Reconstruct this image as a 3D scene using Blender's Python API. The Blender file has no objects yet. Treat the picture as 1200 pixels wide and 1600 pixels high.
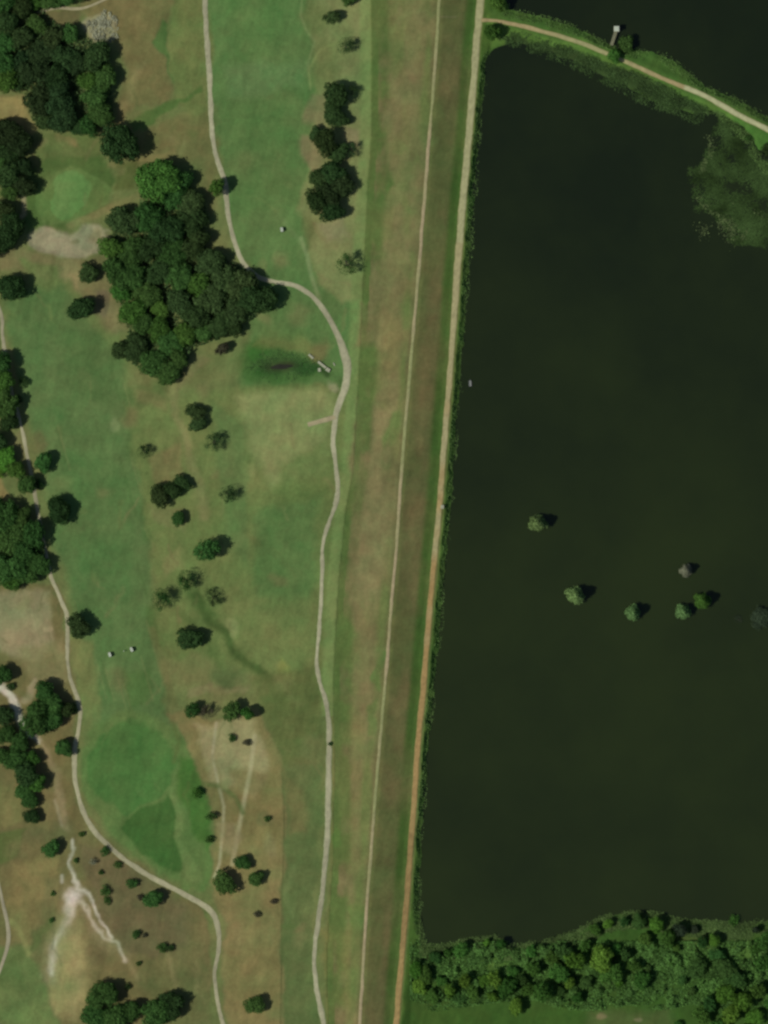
import bpy, bmesh, math, random
import numpy as np
from mathutils import Vector, Matrix
R = math.radians
S = 0.3                                   # metres per photo pixel
def P(px, py): return ((px-600)*S, (800-py)*S)

# ------------------------------------------------------------------ camera, sky, sun, exposure
scn = bpy.context.scene
COL = scn.collection
cam_d = bpy.data.cameras.new("camera"); cam = bpy.data.objects.new("camera", cam_d); COL.objects.link(cam)
CH = 2600.0
cam.location = (0, 0, CH); cam.rotation_euler = (0, 0, 0)
cam_d.sensor_fit = 'VERTICAL'; cam_d.sensor_height = 24
cam_d.lens = 24*CH/(1600*S)
cam_d.clip_start = 50; cam_d.clip_end = 60000
scn.camera = cam
SUN_EL = R(50); SHADOW_DIR = R(19)        # shadows fall towards the east north east
w = bpy.data.worlds.new("World"); scn.world = w; w.use_nodes = True
nt = w.node_tree; bg = nt.nodes['Background']
sky = nt.nodes.new('ShaderNodeTexSky'); sky.sky_type = 'NISHITA'; sky.sun_disc = False
sky.sun_elevation = SUN_EL
sdir = Vector((-math.cos(SHADOW_DIR)*math.cos(SUN_EL), -math.sin(SHADOW_DIR)*math.cos(SUN_EL), math.sin(SUN_EL)))
sky.sun_rotation = math.atan2(sdir.x, sdir.y)
nt.links.new(sky.outputs[0], bg.inputs[0]); bg.inputs[1].default_value = 0.055
sun_d = bpy.data.lights.new("sun", 'SUN'); sun_d.energy = 3.2; sun_d.angle = R(0.53); sun_d.color = (1.0, 0.965, 0.9)
sun = bpy.data.objects.new("sun", sun_d); COL.objects.link(sun)
sun.rotation_euler = sdir.to_track_quat('Z', 'Y').to_euler(); sun.location = (-300, -100, 500)
scn.view_settings.view_transform = 'Standard'; scn.view_settings.look = 'None'
scn.view_settings.exposure = 0.0; scn.view_settings.gamma = 1.0
scn.cycles.filter_width = 2.6
KG = 1.0                                  # albedo of flat ground per unit of displayed linear colour

# ------------------------------------------------------------------ helpers
def lin(c):
    c = np.asarray(c, float)/255.0
    return np.where(c <= 0.04045, c/12.92, ((c+0.055)/1.055)**2.4)
def tag(o, label=None, cat=None, group=None, kind=None):
    if label: o['label'] = label
    if cat: o['category'] = cat
    if group: o['group'] = group
    if kind: o['kind'] = kind
    return o
def empty(name, loc, rz=0):
    o = bpy.data.objects.new(name, None); COL.objects.link(o); o.location = loc; o.rotation_euler = (0, 0, rz)
    o.empty_display_size = 0.5
    return o
def link_mesh(name, me, mats, parent=None):
    o = bpy.data.objects.new(name, me); COL.objects.link(o)
    for m in (mats if isinstance(mats, (list, tuple)) else [mats]): me.materials.append(m)
    if parent: o.parent = parent
    return o
def np_mesh(name, V, F, col=None, smooth=True):
    """V (n,3), F (m,4) or (m,3)"""
    V = np.asarray(V, np.float32); F = np.asarray(F, np.int32); k = F.shape[1]
    me = bpy.data.meshes.new(name)
    me.vertices.add(len(V)); me.vertices.foreach_set('co', V.ravel())
    me.loops.add(F.size); me.loops.foreach_set('vertex_index', F.ravel())
    me.polygons.add(len(F)); me.polygons.foreach_set('loop_start', np.arange(0, F.size, k, dtype=np.int32))
    me.polygons.foreach_set('loop_total', np.full(len(F), k, np.int32))
    me.update(calc_edges=True); me.validate()
    if smooth: me.polygons.foreach_set('use_smooth', np.ones(len(me.polygons), bool))
    if col is not None:
        a = me.color_attributes.new('tint', 'FLOAT_COLOR', 'POINT')
        c4 = np.ones((len(V), 4), np.float32); c4[:, :3] = col
        a.data.foreach_set('color', c4.ravel())
    return me
def mat(name, rgb=None, rough=0.8, attr=False, noise=0.0, nscale=1.0, spec=0.2, translucent=0.0, island=0.0, hue=0.0, bump=0.0, bscale=1.0, metal=0.0):
    m = bpy.data.materials.new(name); m.use_nodes = True; n = m.node_tree; L = n.links
    b = n.nodes['Principled BSDF']; b.inputs['Roughness'].default_value = rough
    b.inputs['Specular IOR Level'].default_value = spec; b.inputs['Metallic'].default_value = metal
    if attr:
        a = n.nodes.new('ShaderNodeAttribute'); a.attribute_name = 'tint'; out = a.outputs['Color']
    else:
        c = n.nodes.new('ShaderNodeRGB'); c.outputs[0].default_value = (*rgb, 1); out = c.outputs[0]
    tc = n.nodes.new('ShaderNodeTexCoord')
    def scale_by(out, fac, lo, hi):
        mr = n.nodes.new('ShaderNodeMapRange'); L.new(fac, mr.inputs[0]); mr.inputs[3].default_value = lo; mr.inputs[4].default_value = hi
        vm = n.nodes.new('ShaderNodeVectorMath'); vm.operation = 'SCALE'; L.new(out, vm.inputs[0]); L.new(mr.outputs[0], vm.inputs['Scale'])
        return vm.outputs[0]
    if noise > 0:
        nz = n.nodes.new('ShaderNodeTexNoise'); nz.inputs['Scale'].default_value = nscale; nz.inputs['Detail'].default_value = 4
        L.new(tc.outputs['Object'], nz.inputs['Vector'])
        mr0 = n.nodes.new('ShaderNodeMapRange'); L.new(nz.outputs[0], mr0.inputs[0]); mr0.inputs[1].default_value = 0.3; mr0.inputs[2].default_value = 0.7
        out = scale_by(out, mr0.outputs[0], 1-noise, 1+noise)
    if island > 0:
        g = n.nodes.new('ShaderNodeNewGeometry'); out = scale_by(out, g.outputs['Random Per Island'], 1-island, 1+island)
    if hue > 0:
        oi = n.nodes.new('ShaderNodeObjectInfo')
        hs = n.nodes.new('ShaderNodeHueSaturation'); L.new(out, hs.inputs['Color'])
        mr = n.nodes.new('ShaderNodeMapRange'); L.new(oi.outputs['Random'], mr.inputs[0]); mr.inputs[3].default_value = 0.5-hue; mr.inputs[4].default_value = 0.5+hue
        L.new(mr.outputs[0], hs.inputs['Hue'])
        mv = n.nodes.new('ShaderNodeMath'); mv.operation = 'MULTIPLY_ADD'; L.new(oi.outputs['Random'], mv.inputs[0]); mv.inputs[1].default_value = 7.31; mv.inputs[2].default_value = 0
        fr = n.nodes.new('ShaderNodeMath'); fr.operation = 'FRACT'; L.new(mv.outputs[0], fr.inputs[0])
        mr2 = n.nodes.new('ShaderNodeMapRange'); L.new(fr.outputs[0], mr2.inputs[0]); mr2.inputs[3].default_value = 0.78; mr2.inputs[4].default_value = 1.22
        L.new(mr2.outputs[0], hs.inputs['Value']); out = hs.outputs[0]
    L.new(out, b.inputs['Base Color'])
    if bump > 0:
        nb = n.nodes.new('ShaderNodeTexNoise'); nb.inputs['Scale'].default_value = bscale; nb.inputs['Detail'].default_value = 3
        L.new(tc.outputs['Object'], nb.inputs['Vector'])
        bp = n.nodes.new('ShaderNodeBump'); bp.inputs['Strength'].default_value = bump; bp.inputs['Distance'].default_value = 0.3
        L.new(nb.outputs[0], bp.inputs['Height']); L.new(bp.outputs[0], b.inputs['Normal'])
    if translucent > 0:
        t = n.nodes.new('ShaderNodeBsdfTranslucent'); L.new(out, t.inputs['Color'])
        mx = n.nodes.new('ShaderNodeMixShader'); mx.inputs[0].default_value = translucent
        L.new(b.outputs[0], mx.inputs[1]); L.new(t.outputs[0], mx.inputs[2])
        L.new(mx.outputs[0], n.nodes['Material Output'].inputs['Surface'])
    return m

# noise on photo-pixel coordinates
def vn(X, Y, cell, seed):
    rs = np.random.RandomState(seed); T = rs.rand(256, 256)
    x = X/cell+1000.37; y = Y/cell+1000.71
    xi = np.floor(x).astype(int); yi = np.floor(y).astype(int); fx = x-xi; fy = y-yi
    fx = fx*fx*(3-2*fx); fy = fy*fy*(3-2*fy)
    a = T[yi & 255, xi & 255]; b = T[yi & 255, (xi+1) & 255]; c = T[(yi+1) & 255, xi & 255]; d = T[(yi+1) & 255, (xi+1) & 255]
    return (a*(1-fx)+b*fx)*(1-fy)+(c*(1-fx)+d*fx)*fy - 0.5
def fbm(X, Y, cell, seed, o=4):
    s = 0; a = 1.0; t = 0
    for i in range(o): s = s+a*vn(X, Y, cell/2**i, seed+i); t += a; a *= 0.55
    return s/t*2
def sstep(x): x = np.clip(x, 0, 1); return x*x*(3-2*x)
def seg_dist(X, Y, pts, closed=False):
    d = np.full(X.shape, 1e18); n = len(pts)
    for i in range(n if closed else n-1):
        ax, ay = pts[i]; bx, by = pts[(i+1) % n]; dx, dy = bx-ax, by-ay; L2 = dx*dx+dy*dy+1e-9
        t = np.clip(((X-ax)*dx+(Y-ay)*dy)/L2, 0, 1)
        d = np.minimum(d, (X-ax-t*dx)**2+(Y-ay-t*dy)**2)
    return np.sqrt(d)
def inside(X, Y, pts):
    r = np.zeros(X.shape, bool); n = len(pts)
    for i in range(n):
        ax, ay = pts[i]; bx, by = pts[(i+1) % n]
        if ay == by: continue
        c = ((ay > Y) != (by > Y)) & (X < (bx-ax)*(Y-ay)/(by-ay)+ax)
        r ^= c
    return r
def poly_sd(X, Y, pts):
    d = seg_dist(X, Y, pts, True); return np.where(inside(X, Y, pts), d, -d)   # + inside

# ------------------------------------------------------------------ terrain grid
def far(a, sgn): return [a+sgn*x for x in (20, 60, 140, 300, 600, 1200, 2500, 5000, 9000, 16000)]
gx = np.array(far(-90, -1)[::-1]+list(np.arange(-90, 1291, 2.0))+far(1290, 1))
gy = np.array(far(-90, -1)[::-1]+list(np.arange(-90, 1691, 2.0))+far(1690, 1))
PX, PY = np.meshgrid(gx, gy)
WX = PX+fbm(PX, PY, 42, 11)*13; WY = PY+fbm(PX, PY, 42, 23)*13      # warped, for organic patch edges
EX = PX+fbm(PX, PY, 14, 31, 3)*4.5; EY = PY+fbm(PX, PY, 14, 37, 3)*4.5  # shore warp

ys = np.array([-200, 0, 60, 150, 250, 350, 450, 530, 610, 690, 770, 860, 950, 1030, 1110, 1190, 1260, 1330, 1400, 1500, 1600, 1800])
crest = np.array([700, 686, 683, 676, 668, 660, 652, 645, 638, 631, 625, 619, 611, 605, 598, 591, 585, 580, 574, 568, 562, 548])
ry = np.array([-200, 0, 60, 150, 230, 330, 430, 540, 620, 720, 800, 870, 980, 1080, 1160, 1250, 1330, 1410, 1490, 1560, 1610, 1800])
rx = np.array([762, 750, 745, 738, 731, 722, 714, 706, 700, 692, 686, 679, 669, 661, 653, 647, 641, 635, 628, 622, 618, 602])
ty = np.array([-200, 0, 200, 330, 470, 600, 740, 800, 900, 1000, 1060, 1200, 1350, 1500, 1800])
tx = np.array([578, 580, 581, 573, 566, 560, 551, 540, 530, 524, 521, 523, 520, 510, 520])
XC = np.interp(PY, ys, crest); XR = np.interp(PY, ry, rx); XT = np.interp(PY, ty, tx)

BIG = 20000
lake_main = [(761, 92), (775, 74), (800, 68), (850, 80), (900, 99), (950, 124), (1000, 150), (1040, 168), (1080, 180), (1120, 176), (1160, 200), (1185, 235), (BIG, 9000),
             (BIG, 1500), (1200, 1437), (1150, 1444), (1120, 1440), (1060, 1437), (1020, 1424), (960, 1426), (925, 1440), (900, 1454), (850, 1471), (800, 1478), (775, 1463), (740, 1466), (700, 1476), (664, 1476),
             (655, 1440), (656, 1370), (661, 1300), (666, 1220), (673, 1140), (681, 1060), (689, 980), (695, 900), (703, 820), (709, 740), (716, 640), (724, 540), (732, 430), (740, 320), (748, 230), (755, 150)]
lake_north = [(790, -BIG), (790, -20), (797, 14), (830, 20), (870, 30), (905, 43), (935, 60), (965, 76), (1000, 76), (1040, 84), (1068, 104), (1100, 134), (1150, 152), (1180, 170), (1240, 205), (BIG, 8300), (BIG, -BIG)]
sdm = poly_sd(EX, EY, lake_main); sdn = poly_sd(EX, EY, lake_north)
sdl = np.maximum(sdm, sdn)

Z = 1.2+fbm(PX, PY, 260, 5, 3)*0.7+fbm(PX, PY, 60, 7, 3)*0.14
fw = 1-sstep((PX-XT)/40+0.5)                                    # west of the levee
Z = Z*fw+1.0*(1-fw)
up = np.clip((PX-XT)/(XC-7-XT), 0, 1); dn = np.clip((PX-XC-7)/(XR-10-XC-7), 0, 1)
crestz = 6.0
lev = np.where(PX < XC, 1.0+(crestz-1.0)*(up**1.08), crestz+(2.6-crestz)*dn)
Z = np.where(PX > XT, np.maximum(Z*0, lev), Z)
east = np.clip((PX-XR-8)/14, 0, 1)
Z = np.where(PX > XR, 2.6-east*1.7+fbm(PX, PY, 40, 91, 3)*0.12*east, Z)
road2 = [(752, 32), (775, 33), (800, 38), (850, 50), (900, 65), (950, 85), (980, 98), (1040, 125), (1100, 150), (1150, 178), (1215, 211), (5000, 2200)]
d2 = seg_dist(PX, PY, road2)
Z = np.where(PX > XR+8, np.maximum(Z, 0.9+1.2*(1-sstep((d2-6)/14))), Z)
Z = np.where(sdl > -10, Z*(1-sstep((sdl+10)/10))+(-0.12)*sstep((sdl+10)/10), Z)
Z = np.where(sdl > 0, -0.12-np.minimum(sdl*0.06, 3.5), Z)
pond = [(425, 572), (436, 567), (450, 566), (459, 570), (455, 577), (440, 582), (428, 579)]
dp = poly_sd(PX, PY, [(385, 560), (420, 545), (470, 548), (505, 560), (512, 578), (490, 592), (450, 600), (405, 596), (382, 580)])
Z = np.where(dp > 0, Z-0.45*sstep(dp/30), Z)
sand_poly = [(42, 368), (72, 358), (98, 364), (128, 349), (150, 352), (168, 362), (166, 384), (135, 396), (112, 400), (90, 393), (62, 386), (46, 380)]
dsand = poly_sd(WX, WY, sand_poly)
Z = np.where(dsand > 0, Z-0.5*sstep(dsand/8), Z)

# ---- ground colour: the turf, bare soil and sand as they are (photo pixel polygons)
C = np.empty(PX.shape+(3,)); C[:] = lin((104, 114, 68))
def paint(pts, rgb, feather=10, a=1.0, warp=True, bb=True):
    xs = [p[0] for p in pts]; y_ = [p[1] for p in pts]; m = feather+16
    i0, i1 = np.searchsorted(gy, (min(y_)-m, max(y_)+m)); j0, j1 = np.searchsorted(gx, (min(xs)-m, max(xs)+m))
    sl = (slice(i0, i1), slice(j0, j1)); X, Y = (WX, WY) if warp else (PX, PY)
    sd = poly_sd(X[sl], Y[sl], pts)
    k = (a*sstep(sd/feather+0.5))[..., None]
    C[sl] = C[sl]*(1-k)+lin(rgb)*k
def stroke(pts, width, rgb, feather=4, a=1.0, warp=False, brk=0.0):
    xs = [p[0] for p in pts]; y_ = [p[1] for p in pts]; m = feather+width+16
    i0, i1 = np.searchsorted(gy, (min(y_)-m, max(y_)+m)); j0, j1 = np.searchsorted(gx, (min(xs)-m, max(xs)+m))
    sl = (slice(i0, i1), slice(j0, j1)); X, Y = (WX, WY) if warp else (PX, PY)
    d = seg_dist(X[sl], Y[sl], pts)
    k = a*(1-sstep((d-width/2)/feather+0.5))
    if brk > 0: k = k*np.clip(1-brk+brk*2*(fbm(PX[sl], PY[sl], 16, int(width*7+len(pts)))+0.5), 0, 1)
    k = k[..., None]; C[sl] = C[sl]*(1-k)+lin(rgb)*k
def blob(x, y, rx_, ry_, rgb, a=1.0, rot=0, feather=0.5):
    n = 18; c, s = math.cos(R(rot)), math.sin(R(rot))
    pts = [(x+rx_*math.cos(t)*c-ry_*math.sin(t)*s, y+rx_*math.cos(t)*s+ry_*math.sin(t)*c) for t in [2*math.pi*i/n for i in range(n)]]
    paint(pts, rgb, feather=max(4, min(rx_, ry_)*feather*2), a=a)
#PAINT
paint([(325, -200), (478, -200), (476, 20), (488, 60), (500, 130), (488, 175), (505, 250), (478, 340), (492, 420), (520, 470), (560, 470), (560, 600), (380, 610), (395, 420), (372, 392), (356, 330), (336, 210), (328, 100)], (89, 117, 66), 14)
paint([(480, -200), (574, -200), (578, 200), (568, 340), (555, 470), (530, 480), (500, 440), (485, 390), (505, 345), (470, 330), (485, 250), (500, 180), (495, 120), (482, 60)], (119, 128, 80), 16)
paint([(485, 145), (512, 150), (515, 180), (505, 205), (470, 190)], (121, 121, 82), 12, .8)
paint([(475, 215), (500, 222), (505, 262), (485, 270), (470, 240)], (124, 116, 82), 12, .8)
paint([(535, 195), (560, 205), (560, 235), (540, 228)], (128, 124, 88), 10, .9)
paint([(500, 350), (535, 345), (545, 375), (510, 382)], (125, 125, 88), 12, .8)
for (x, y, a_, b_) in ((488, 28, 20, 30), (505, 95, 25, 38)): blob(x, y, a_, b_, (104, 116, 68), .7)
stroke([(485, 140), (481, 100), (492, 65), (480, 50), (470, 25), (473, -20)], 3, (124, 138, 88), 4, .6)
stroke([(486, 135), (482, 110), (500, 78), (540, 62)], 3, (128, 140, 84), 4, .5)
# right fairway tone variation
paint([(345, -50), (440, -50), (430, 90), (370, 100)], (86, 117, 64), 26, .7)
paint([(350, 105), (480, 90), (475, 135), (360, 150)], (98, 124, 76), 22, .6)
paint([(345, 160), (450, 150), (470, 320), (380, 330)], (84, 113, 62), 26, .6)
stroke([(470, 372), (480, 400), (486, 430), (500, 470)], 6, (122, 140, 92), 5, .8)
stroke([(443, 345), (470, 380)], 5, (105, 130, 80), 8, .5)
# surroundings of the upper left green
paint([(190, -100), (262, -100), (268, 60), (262, 160), (215, 165), (180, 200), (195, 120), (180, 40), (120, 20)], (113, 103, 68), 14)
paint([(131, 36), (163, 14), (185, 24), (187, 60), (150, 68)], (142, 138, 106), 7, .9)
paint([(60, 22), (125, 16), (126, 40), (95, 45)], (101, 98, 64), 8)
if 0: paint([(60, 22), (160, 16), (150, 60), (95, 45)], (101, 98, 64), 8)
paint([(262, -60), (322, -60), (328, 130), (332, 230), (270, 150)], (107, 117, 68), 12)
paint([(170, 200), (330, 185), (345, 250), (330, 330), (300, 260), (200, 260), (150, 240)], (105, 108, 66), 14)
paint([(255, 30), (264, 36), (268, 130), (262, 95), (236, 66)], (76, 108, 56), 7, .85)
paint([(200, 192), (265, 158), (320, 138), (322, 146), (280, 160), (275, 170), (215, 204)], (76, 104, 52), 7, .85)
paint([(215, 205), (330, 165), (330, 215), (235, 235)], (113, 108, 68), 10, .6)
stroke([(170, 262), (225, 248), (270, 240)], 8, (126, 116, 76), 6, .6, True)
stroke([(160, 212), (190, 195)], 10, (140, 118, 82), 6, .8, True)
stroke([(205, 140), (212, 120), (200, 160), (190, 170)], 10, (130, 116, 80), 8, .8, True)
paint([(-60, 150), (30, 150), (60, 190), (50, 205), (20, 190), (-60, 180)], (140, 120, 82), 8)
paint([(50, 205), (160, 210), (160, 250), (60, 260)], (96, 110, 62), 12)
stroke([(92, 213), (120, 222)], 10, (128, 108, 74), 8, .8, True)
paint([(42, 270), (80, 240), (160, 245), (180, 285), (165, 330), (100, 358), (40, 362), (30, 330)], (79, 102, 53), 12)
paint([(85, 205), (110, 212), (130, 238), (100, 250), (60, 240)], (92, 106, 60), 14, .7)
paint([(180, 255), (215, 245), (215, 300), (180, 305)], (84, 94, 50), 10, .8)
stroke([(110, 352), (175, 325), (215, 308)], 12, (122, 120, 76), 8, .8)
green1 = [(88, 280), (100, 269), (118, 270), (135, 280), (143, 295), (132, 315), (118, 332), (98, 340), (84, 334), (80, 312), (86, 298)]
stroke([(70, 350), (62, 330), (68, 300), (85, 275), (110, 262), (140, 275), (160, 285), (176, 300), (170, 315), (140, 330), (110, 342), (80, 350)], 5, (104, 124, 72), 5, .5)
paint([(60, 300), (85, 268), (130, 266), (176, 300), (168, 318), (120, 340), (80, 350), (60, 335)], (93, 118, 64), 6, .8)
paint(green1, (94, 128, 70), 4)
# bunker and its rim
paint([(-60, 385), (60, 390), (130, 402), (170, 392), (185, 420), (200, 520), (170, 530), (130, 500), (60, 420), (-60, 430)], (112, 110, 72), 14)
paint([(98, 405), (125, 400), (125, 450), (110, 470), (100, 440)], (130, 122, 84), 8, .8)
paint([(148, 450), (170, 455), (182, 500), (150, 495)], (104, 94, 72), 10, .9)
paint([(176, 455), (190, 500), (182, 530), (165, 500)], (122, 112, 78), 7, .8)
paint([(30, 405), (90, 412), (100, 455), (50, 450)], (99, 116, 66), 12, .8)
# left fairway
fair2 = [(8, 470), (50, 455), (100, 450), (150, 510), (185, 560), (210, 640), (222, 730), (232, 820), (238, 900), (240, 1000), (262, 1080), (280, 1160), (240, 1180), (150, 1140), (135, 1060), (122, 980), (100, 900), (84, 820), (68, 740), (45, 660), (20, 560)]
paint([(8, 460), (110, 440), (190, 540), (225, 700), (245, 1000), (285, 1170), (130, 1160), (110, 960), (50, 680)], (101, 117, 68), 14)
paint(fair2, (88, 113, 65), 16)
paint([(90, 510), (160, 520), (180, 640), (120, 620)], (82, 107, 60), 24, .7)
paint([(190, 610), (255, 600), (262, 700), (205, 720)], (78, 102, 55), 16, .7)
paint([(180, 545), (255, 600), (280, 615), (330, 560), (300, 545), (275, 610)], (120, 116, 78), 10, .5)
paint([(90, 700), (190, 720), (210, 900), (130, 900)], (84, 115, 64), 26, .6)
paint([(222, 790), (262, 790), (255, 850), (228, 850)], (78, 104, 56), 14, .7)
paint([(232, 950), (285, 940), (285, 1010), (240, 1020)], (78, 103, 54), 14, .8)
paint([(108, 1000), (150, 1000), (150, 1120), (120, 1110)], (110, 118, 70), 12, .8)
paint([(195, 1050), (232, 1045), (235, 1100), (212, 1110)], (74, 108, 54), 12, .6)
for (x, y, l_) in ((158, 1060, 60), (172, 1070, 50), (190, 1080, 55), (200, 1090, 40), (230, 1060, 70), (205, 640, 80), (212, 740, 60), (100, 700, 70), (240, 1010, 80)):
    stroke([(x-l_*.14, y-l_*.5), (x+l_*.14, y+l_*.5)], 2, (116, 126, 78), 3, .5)
for (x, y, l_) in ((166, 1060, 60), (198, 1080, 60), (94, 690, 60), (200, 760, 90), (180, 600, 60), (222, 905, 60)):
    stroke([(x-l_*.14, y-l_*.5), (x+l_*.14, y+l_*.5)], 3, (70, 96, 50), 4, .4)
blob(180, 662, 7, 9, (112, 132, 84), .7)
# lower green and approach
paint([(128, 1170), (150, 1125), (205, 1110), (262, 1130), (300, 1180), (322, 1240), (335, 1320), (325, 1400), (280, 1385), (215, 1345), (160, 1290), (130, 1240)], (92, 116, 64), 10)
green2 = [(140, 1180), (160, 1140), (205, 1122), (250, 1140), (272, 1185), (268, 1222), (240, 1250), (200, 1268), (162, 1255), (142, 1220)]
paint(green2, (76, 111, 57), 8)
paint([(200, 1272), (250, 1252), (266, 1235), (276, 1290), (292, 1350), (282, 1372), (245, 1355), (208, 1320), (190, 1290)], (66, 99, 48), 8)
paint([(262, 1225), (272, 1225), (295, 1330), (318, 1385), (290, 1378), (282, 1320)], (103, 126, 72), 7, .9)
paint([(275, 1180), (312, 1190), (325, 1260), (330, 1330), (305, 1300), (280, 1240)], (70, 108, 48), 9, .8)
paint([(280, 1405), (325, 1425), (330, 1490), (285, 1480)], (80, 103, 54), 12, .8)
# rough in the middle
paint([(200, 640), (330, 610), (560, 600), (545, 780), (520, 900), (515, 1110), (440, 1115), (260, 1100), (245, 900), (215, 740)], (104, 118, 68), 16)
paint([(370, 620), (520, 610), (510, 740), (430, 760), (400, 720)], (128, 137, 86), 20, .95)
paint([(335, 630), (385, 660), (390, 880), (345, 850)], (90, 115, 66), 18, .7)
paint([(400, 800), (500, 770), (498, 900), (480, 980), (400, 960)], (86, 114, 64), 22, .8)
paint([(440, 720), (510, 690), (515, 770), (440, 790)], (94, 112, 62), 18, .7)
paint([(335, 940), (500, 930), (495, 1040), (380, 1040)], (108, 120, 70), 20, .7)
stroke([(270, 600), (285, 680), (300, 740), (315, 800)], 14, (124, 126, 80), 12, .8, True)
paint([(230, 715), (275, 690), (285, 745), (240, 760)], (118, 112, 72), 12, .7)
paint([(235, 795), (285, 790), (290, 830), (245, 815)], (118, 118, 76), 10, .6)
paint([(255, 870), (285, 850), (290, 890), (262, 900)], (126, 128, 80), 12, .7)
paint([(210, 610), (260, 620), (262, 640), (215, 630)], (112, 112, 70), 10, .6)
stroke([(300, 930), (340, 980), (390, 1040), (440, 1090)], 15, (70, 90, 46), 12, .9, True)
stroke([(280, 960), (330, 1010), (350, 1060), (330, 1090)], 14, (84, 104, 56), 14, .6, True)
paint([(245, 1030), (300, 1020), (400, 1070), (410, 1110), (270, 1130)], (112, 116, 72), 14, .7)
stroke([(300, 1085), (330, 1070), (380, 1078)], 12, (128, 122, 84), 8, .6, True)
stroke([(238, 985), (255, 1040), (272, 1100)], 12, (104, 106, 64), 8, .6)
stroke([(268, 1120), (280, 1160), (272, 1190)], 6, (92, 106, 58), 6, .6)
blob(356, 1056, 26, 18, (84, 104, 60), .7)
blob(362, 985, 8, 16, (132, 138, 88), .7, -30)
blob(440, 1048, 10, 22, (125, 132, 70), .6)
blob(405, 1080, 14, 10, (132, 136, 86), .7)
paint([(380, 1060), (500, 1040), (510, 1200), (445, 1230), (420, 1130)], (93, 103, 58), 18, .8)
blob(490, 1175, 20, 26, (108, 112, 70), .6)
# brown field
paint([(268, 1120), (300, 1108), (340, 1128), (405, 1108), (430, 1160), (445, 1190), (445, 1900), (350, 1900), (352, 1600), (340, 1500), (352, 1440), (330, 1380), (338, 1290), (318, 1230), (300, 1190), (275, 1130)], (122, 112, 74), 9)
paint([(300, 1130), (400, 1125), (425, 1200), (400, 1250), (330, 1220)], (146, 136, 99), 14, .95)
paint([(360, 1200), (440, 1200), (440, 1330), (380, 1320)], (120, 104, 70), 16, .7)
paint([(350, 1480), (435, 1470), (435, 1570), (355, 1560)], (122, 106, 72), 16, .7)
stroke([(338, 1130), (332, 1180), (338, 1210), (350, 1260), (348, 1300), (343, 1350), (335, 1370)], 4.5, (158, 151, 118), 4, .9)
stroke([(398, 1150), (392, 1200), (380, 1260), (372, 1300), (363, 1350)], 6.5, (160, 151, 116), 5, .9)
paint([(340, 1280), (378, 1285), (370, 1340), (346, 1330)], (140, 128, 94), 10, .7)
stroke([(320, 1225), (345, 1228), (368, 1245), (380, 1270)], 8, (92, 108, 60), 6, .8)
blob(352, 1226, 9, 10, (130, 134, 88), .8)
blob(418, 1280, 12, 9, (96, 108, 64), .6)
blob(423, 1320, 9, 20, (126, 122, 82), .7)
stroke([(442, 1200), (444, 1300), (441, 1420), (438, 1640)], 2, (76, 86, 48), 3, .8)
paint([(446, 1200), (504, 1190), (500, 1380), (488, 1470), (500, 1600), (500, 1900), (440, 1900), (440, 1500)], (92, 106, 62), 9)
paint([(446, 1200), (475, 1240), (480, 1300), (450, 1300)], (113, 110, 68), 14, .6)
paint([(448, 1350), (462, 1350), (460, 1420), (446, 1440)], (104, 120, 72), 8, .6)
# lower left sandy ground
paint([(-60, 920), (85, 915), (104, 960), (104, 1030), (118, 1100), (112, 1200), (120, 1260), (200, 1345), (315, 1412), (330, 1470), (330, 1530), (320, 1600), (330, 1900), (-60, 1900), (-60, 1100)], (108, 101, 66), 9)
paint([(-60, 925), (75, 925), (80, 1000), (60, 1030), (-60, 1010)], (137, 127, 96), 14)
paint([(30, 1010), (95, 1000), (105, 1060), (50, 1080)], (128, 122, 84), 14, .7)
blob(62, 1045, 12, 22, (100, 108, 68), .6, 20)
stroke([(50, 960), (62, 1010)], 4, (150, 136, 106), 5, .6)
blob(72, 985, 8, 5, (160, 142, 112), .7)
paint([(88, 1180), (112, 1190), (118, 1270), (150, 1310), (120, 1310), (95, 1250)], (104, 96, 62), 10, .8)
paint([(120, 1320), (165, 1330), (300, 1420), (290, 1500), (200, 1490), (150, 1420)], (101, 91, 65), 16, .85)
paint([(-60, 1200), (30, 1240), (28, 1290), (-60, 1300)], (118, 116, 72), 8, .9)
paint([(-60, 1300), (40, 1300), (30, 1340), (10, 1348), (-60, 1350)], (88, 103, 56), 8, .9)
paint([(20, 1350), (90, 1340), (95, 1420), (60, 1500), (20, 1500), (15, 1420)], (124, 114, 74), 14, .8)
paint([(70, 1370), (95, 1370), (80, 1460), (60, 1520), (40, 1520)], (104, 106, 66), 12, .8)
paint([(100, 1420), (150, 1480), (140, 1560), (80, 1600), (70, 1540)], (146, 136, 92), 34, .85)
stroke([(112, 1420), (120, 1480), (128, 1540), (118, 1590)], 14, (148, 138, 96), 24, .6, True, .3)
paint([(-60, 1500), (30, 1470), (60, 1510), (90, 1600), (120, 1900), (-60, 1900)], (100, 117, 68), 14)
blob(15, 1535, 22, 18, (82, 106, 58), .7)
blob(45, 1590, 20, 16, (112, 132, 76), .7)
stroke([(20, 1500), (55, 1475), (75, 1440)], 14, (88, 104, 58), 10, .6, True)
stroke([(18, 1440), (30, 1450), (45, 1490)], 8, (140, 142, 88), 8, .6)
paint([(200, 1500), (320, 1470), (330, 1600), (300, 1640), (230, 1560)], (96, 104, 62), 16, .7)
blob(155, 1485, 18, 20, (96, 88, 60), .6)
stroke([(262, 1490), (275, 1540)], 7, (124, 122, 80), 8, .6)
stroke([(200, 1500), (215, 1530)], 6, (130, 118, 84), 8, .6)
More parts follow.
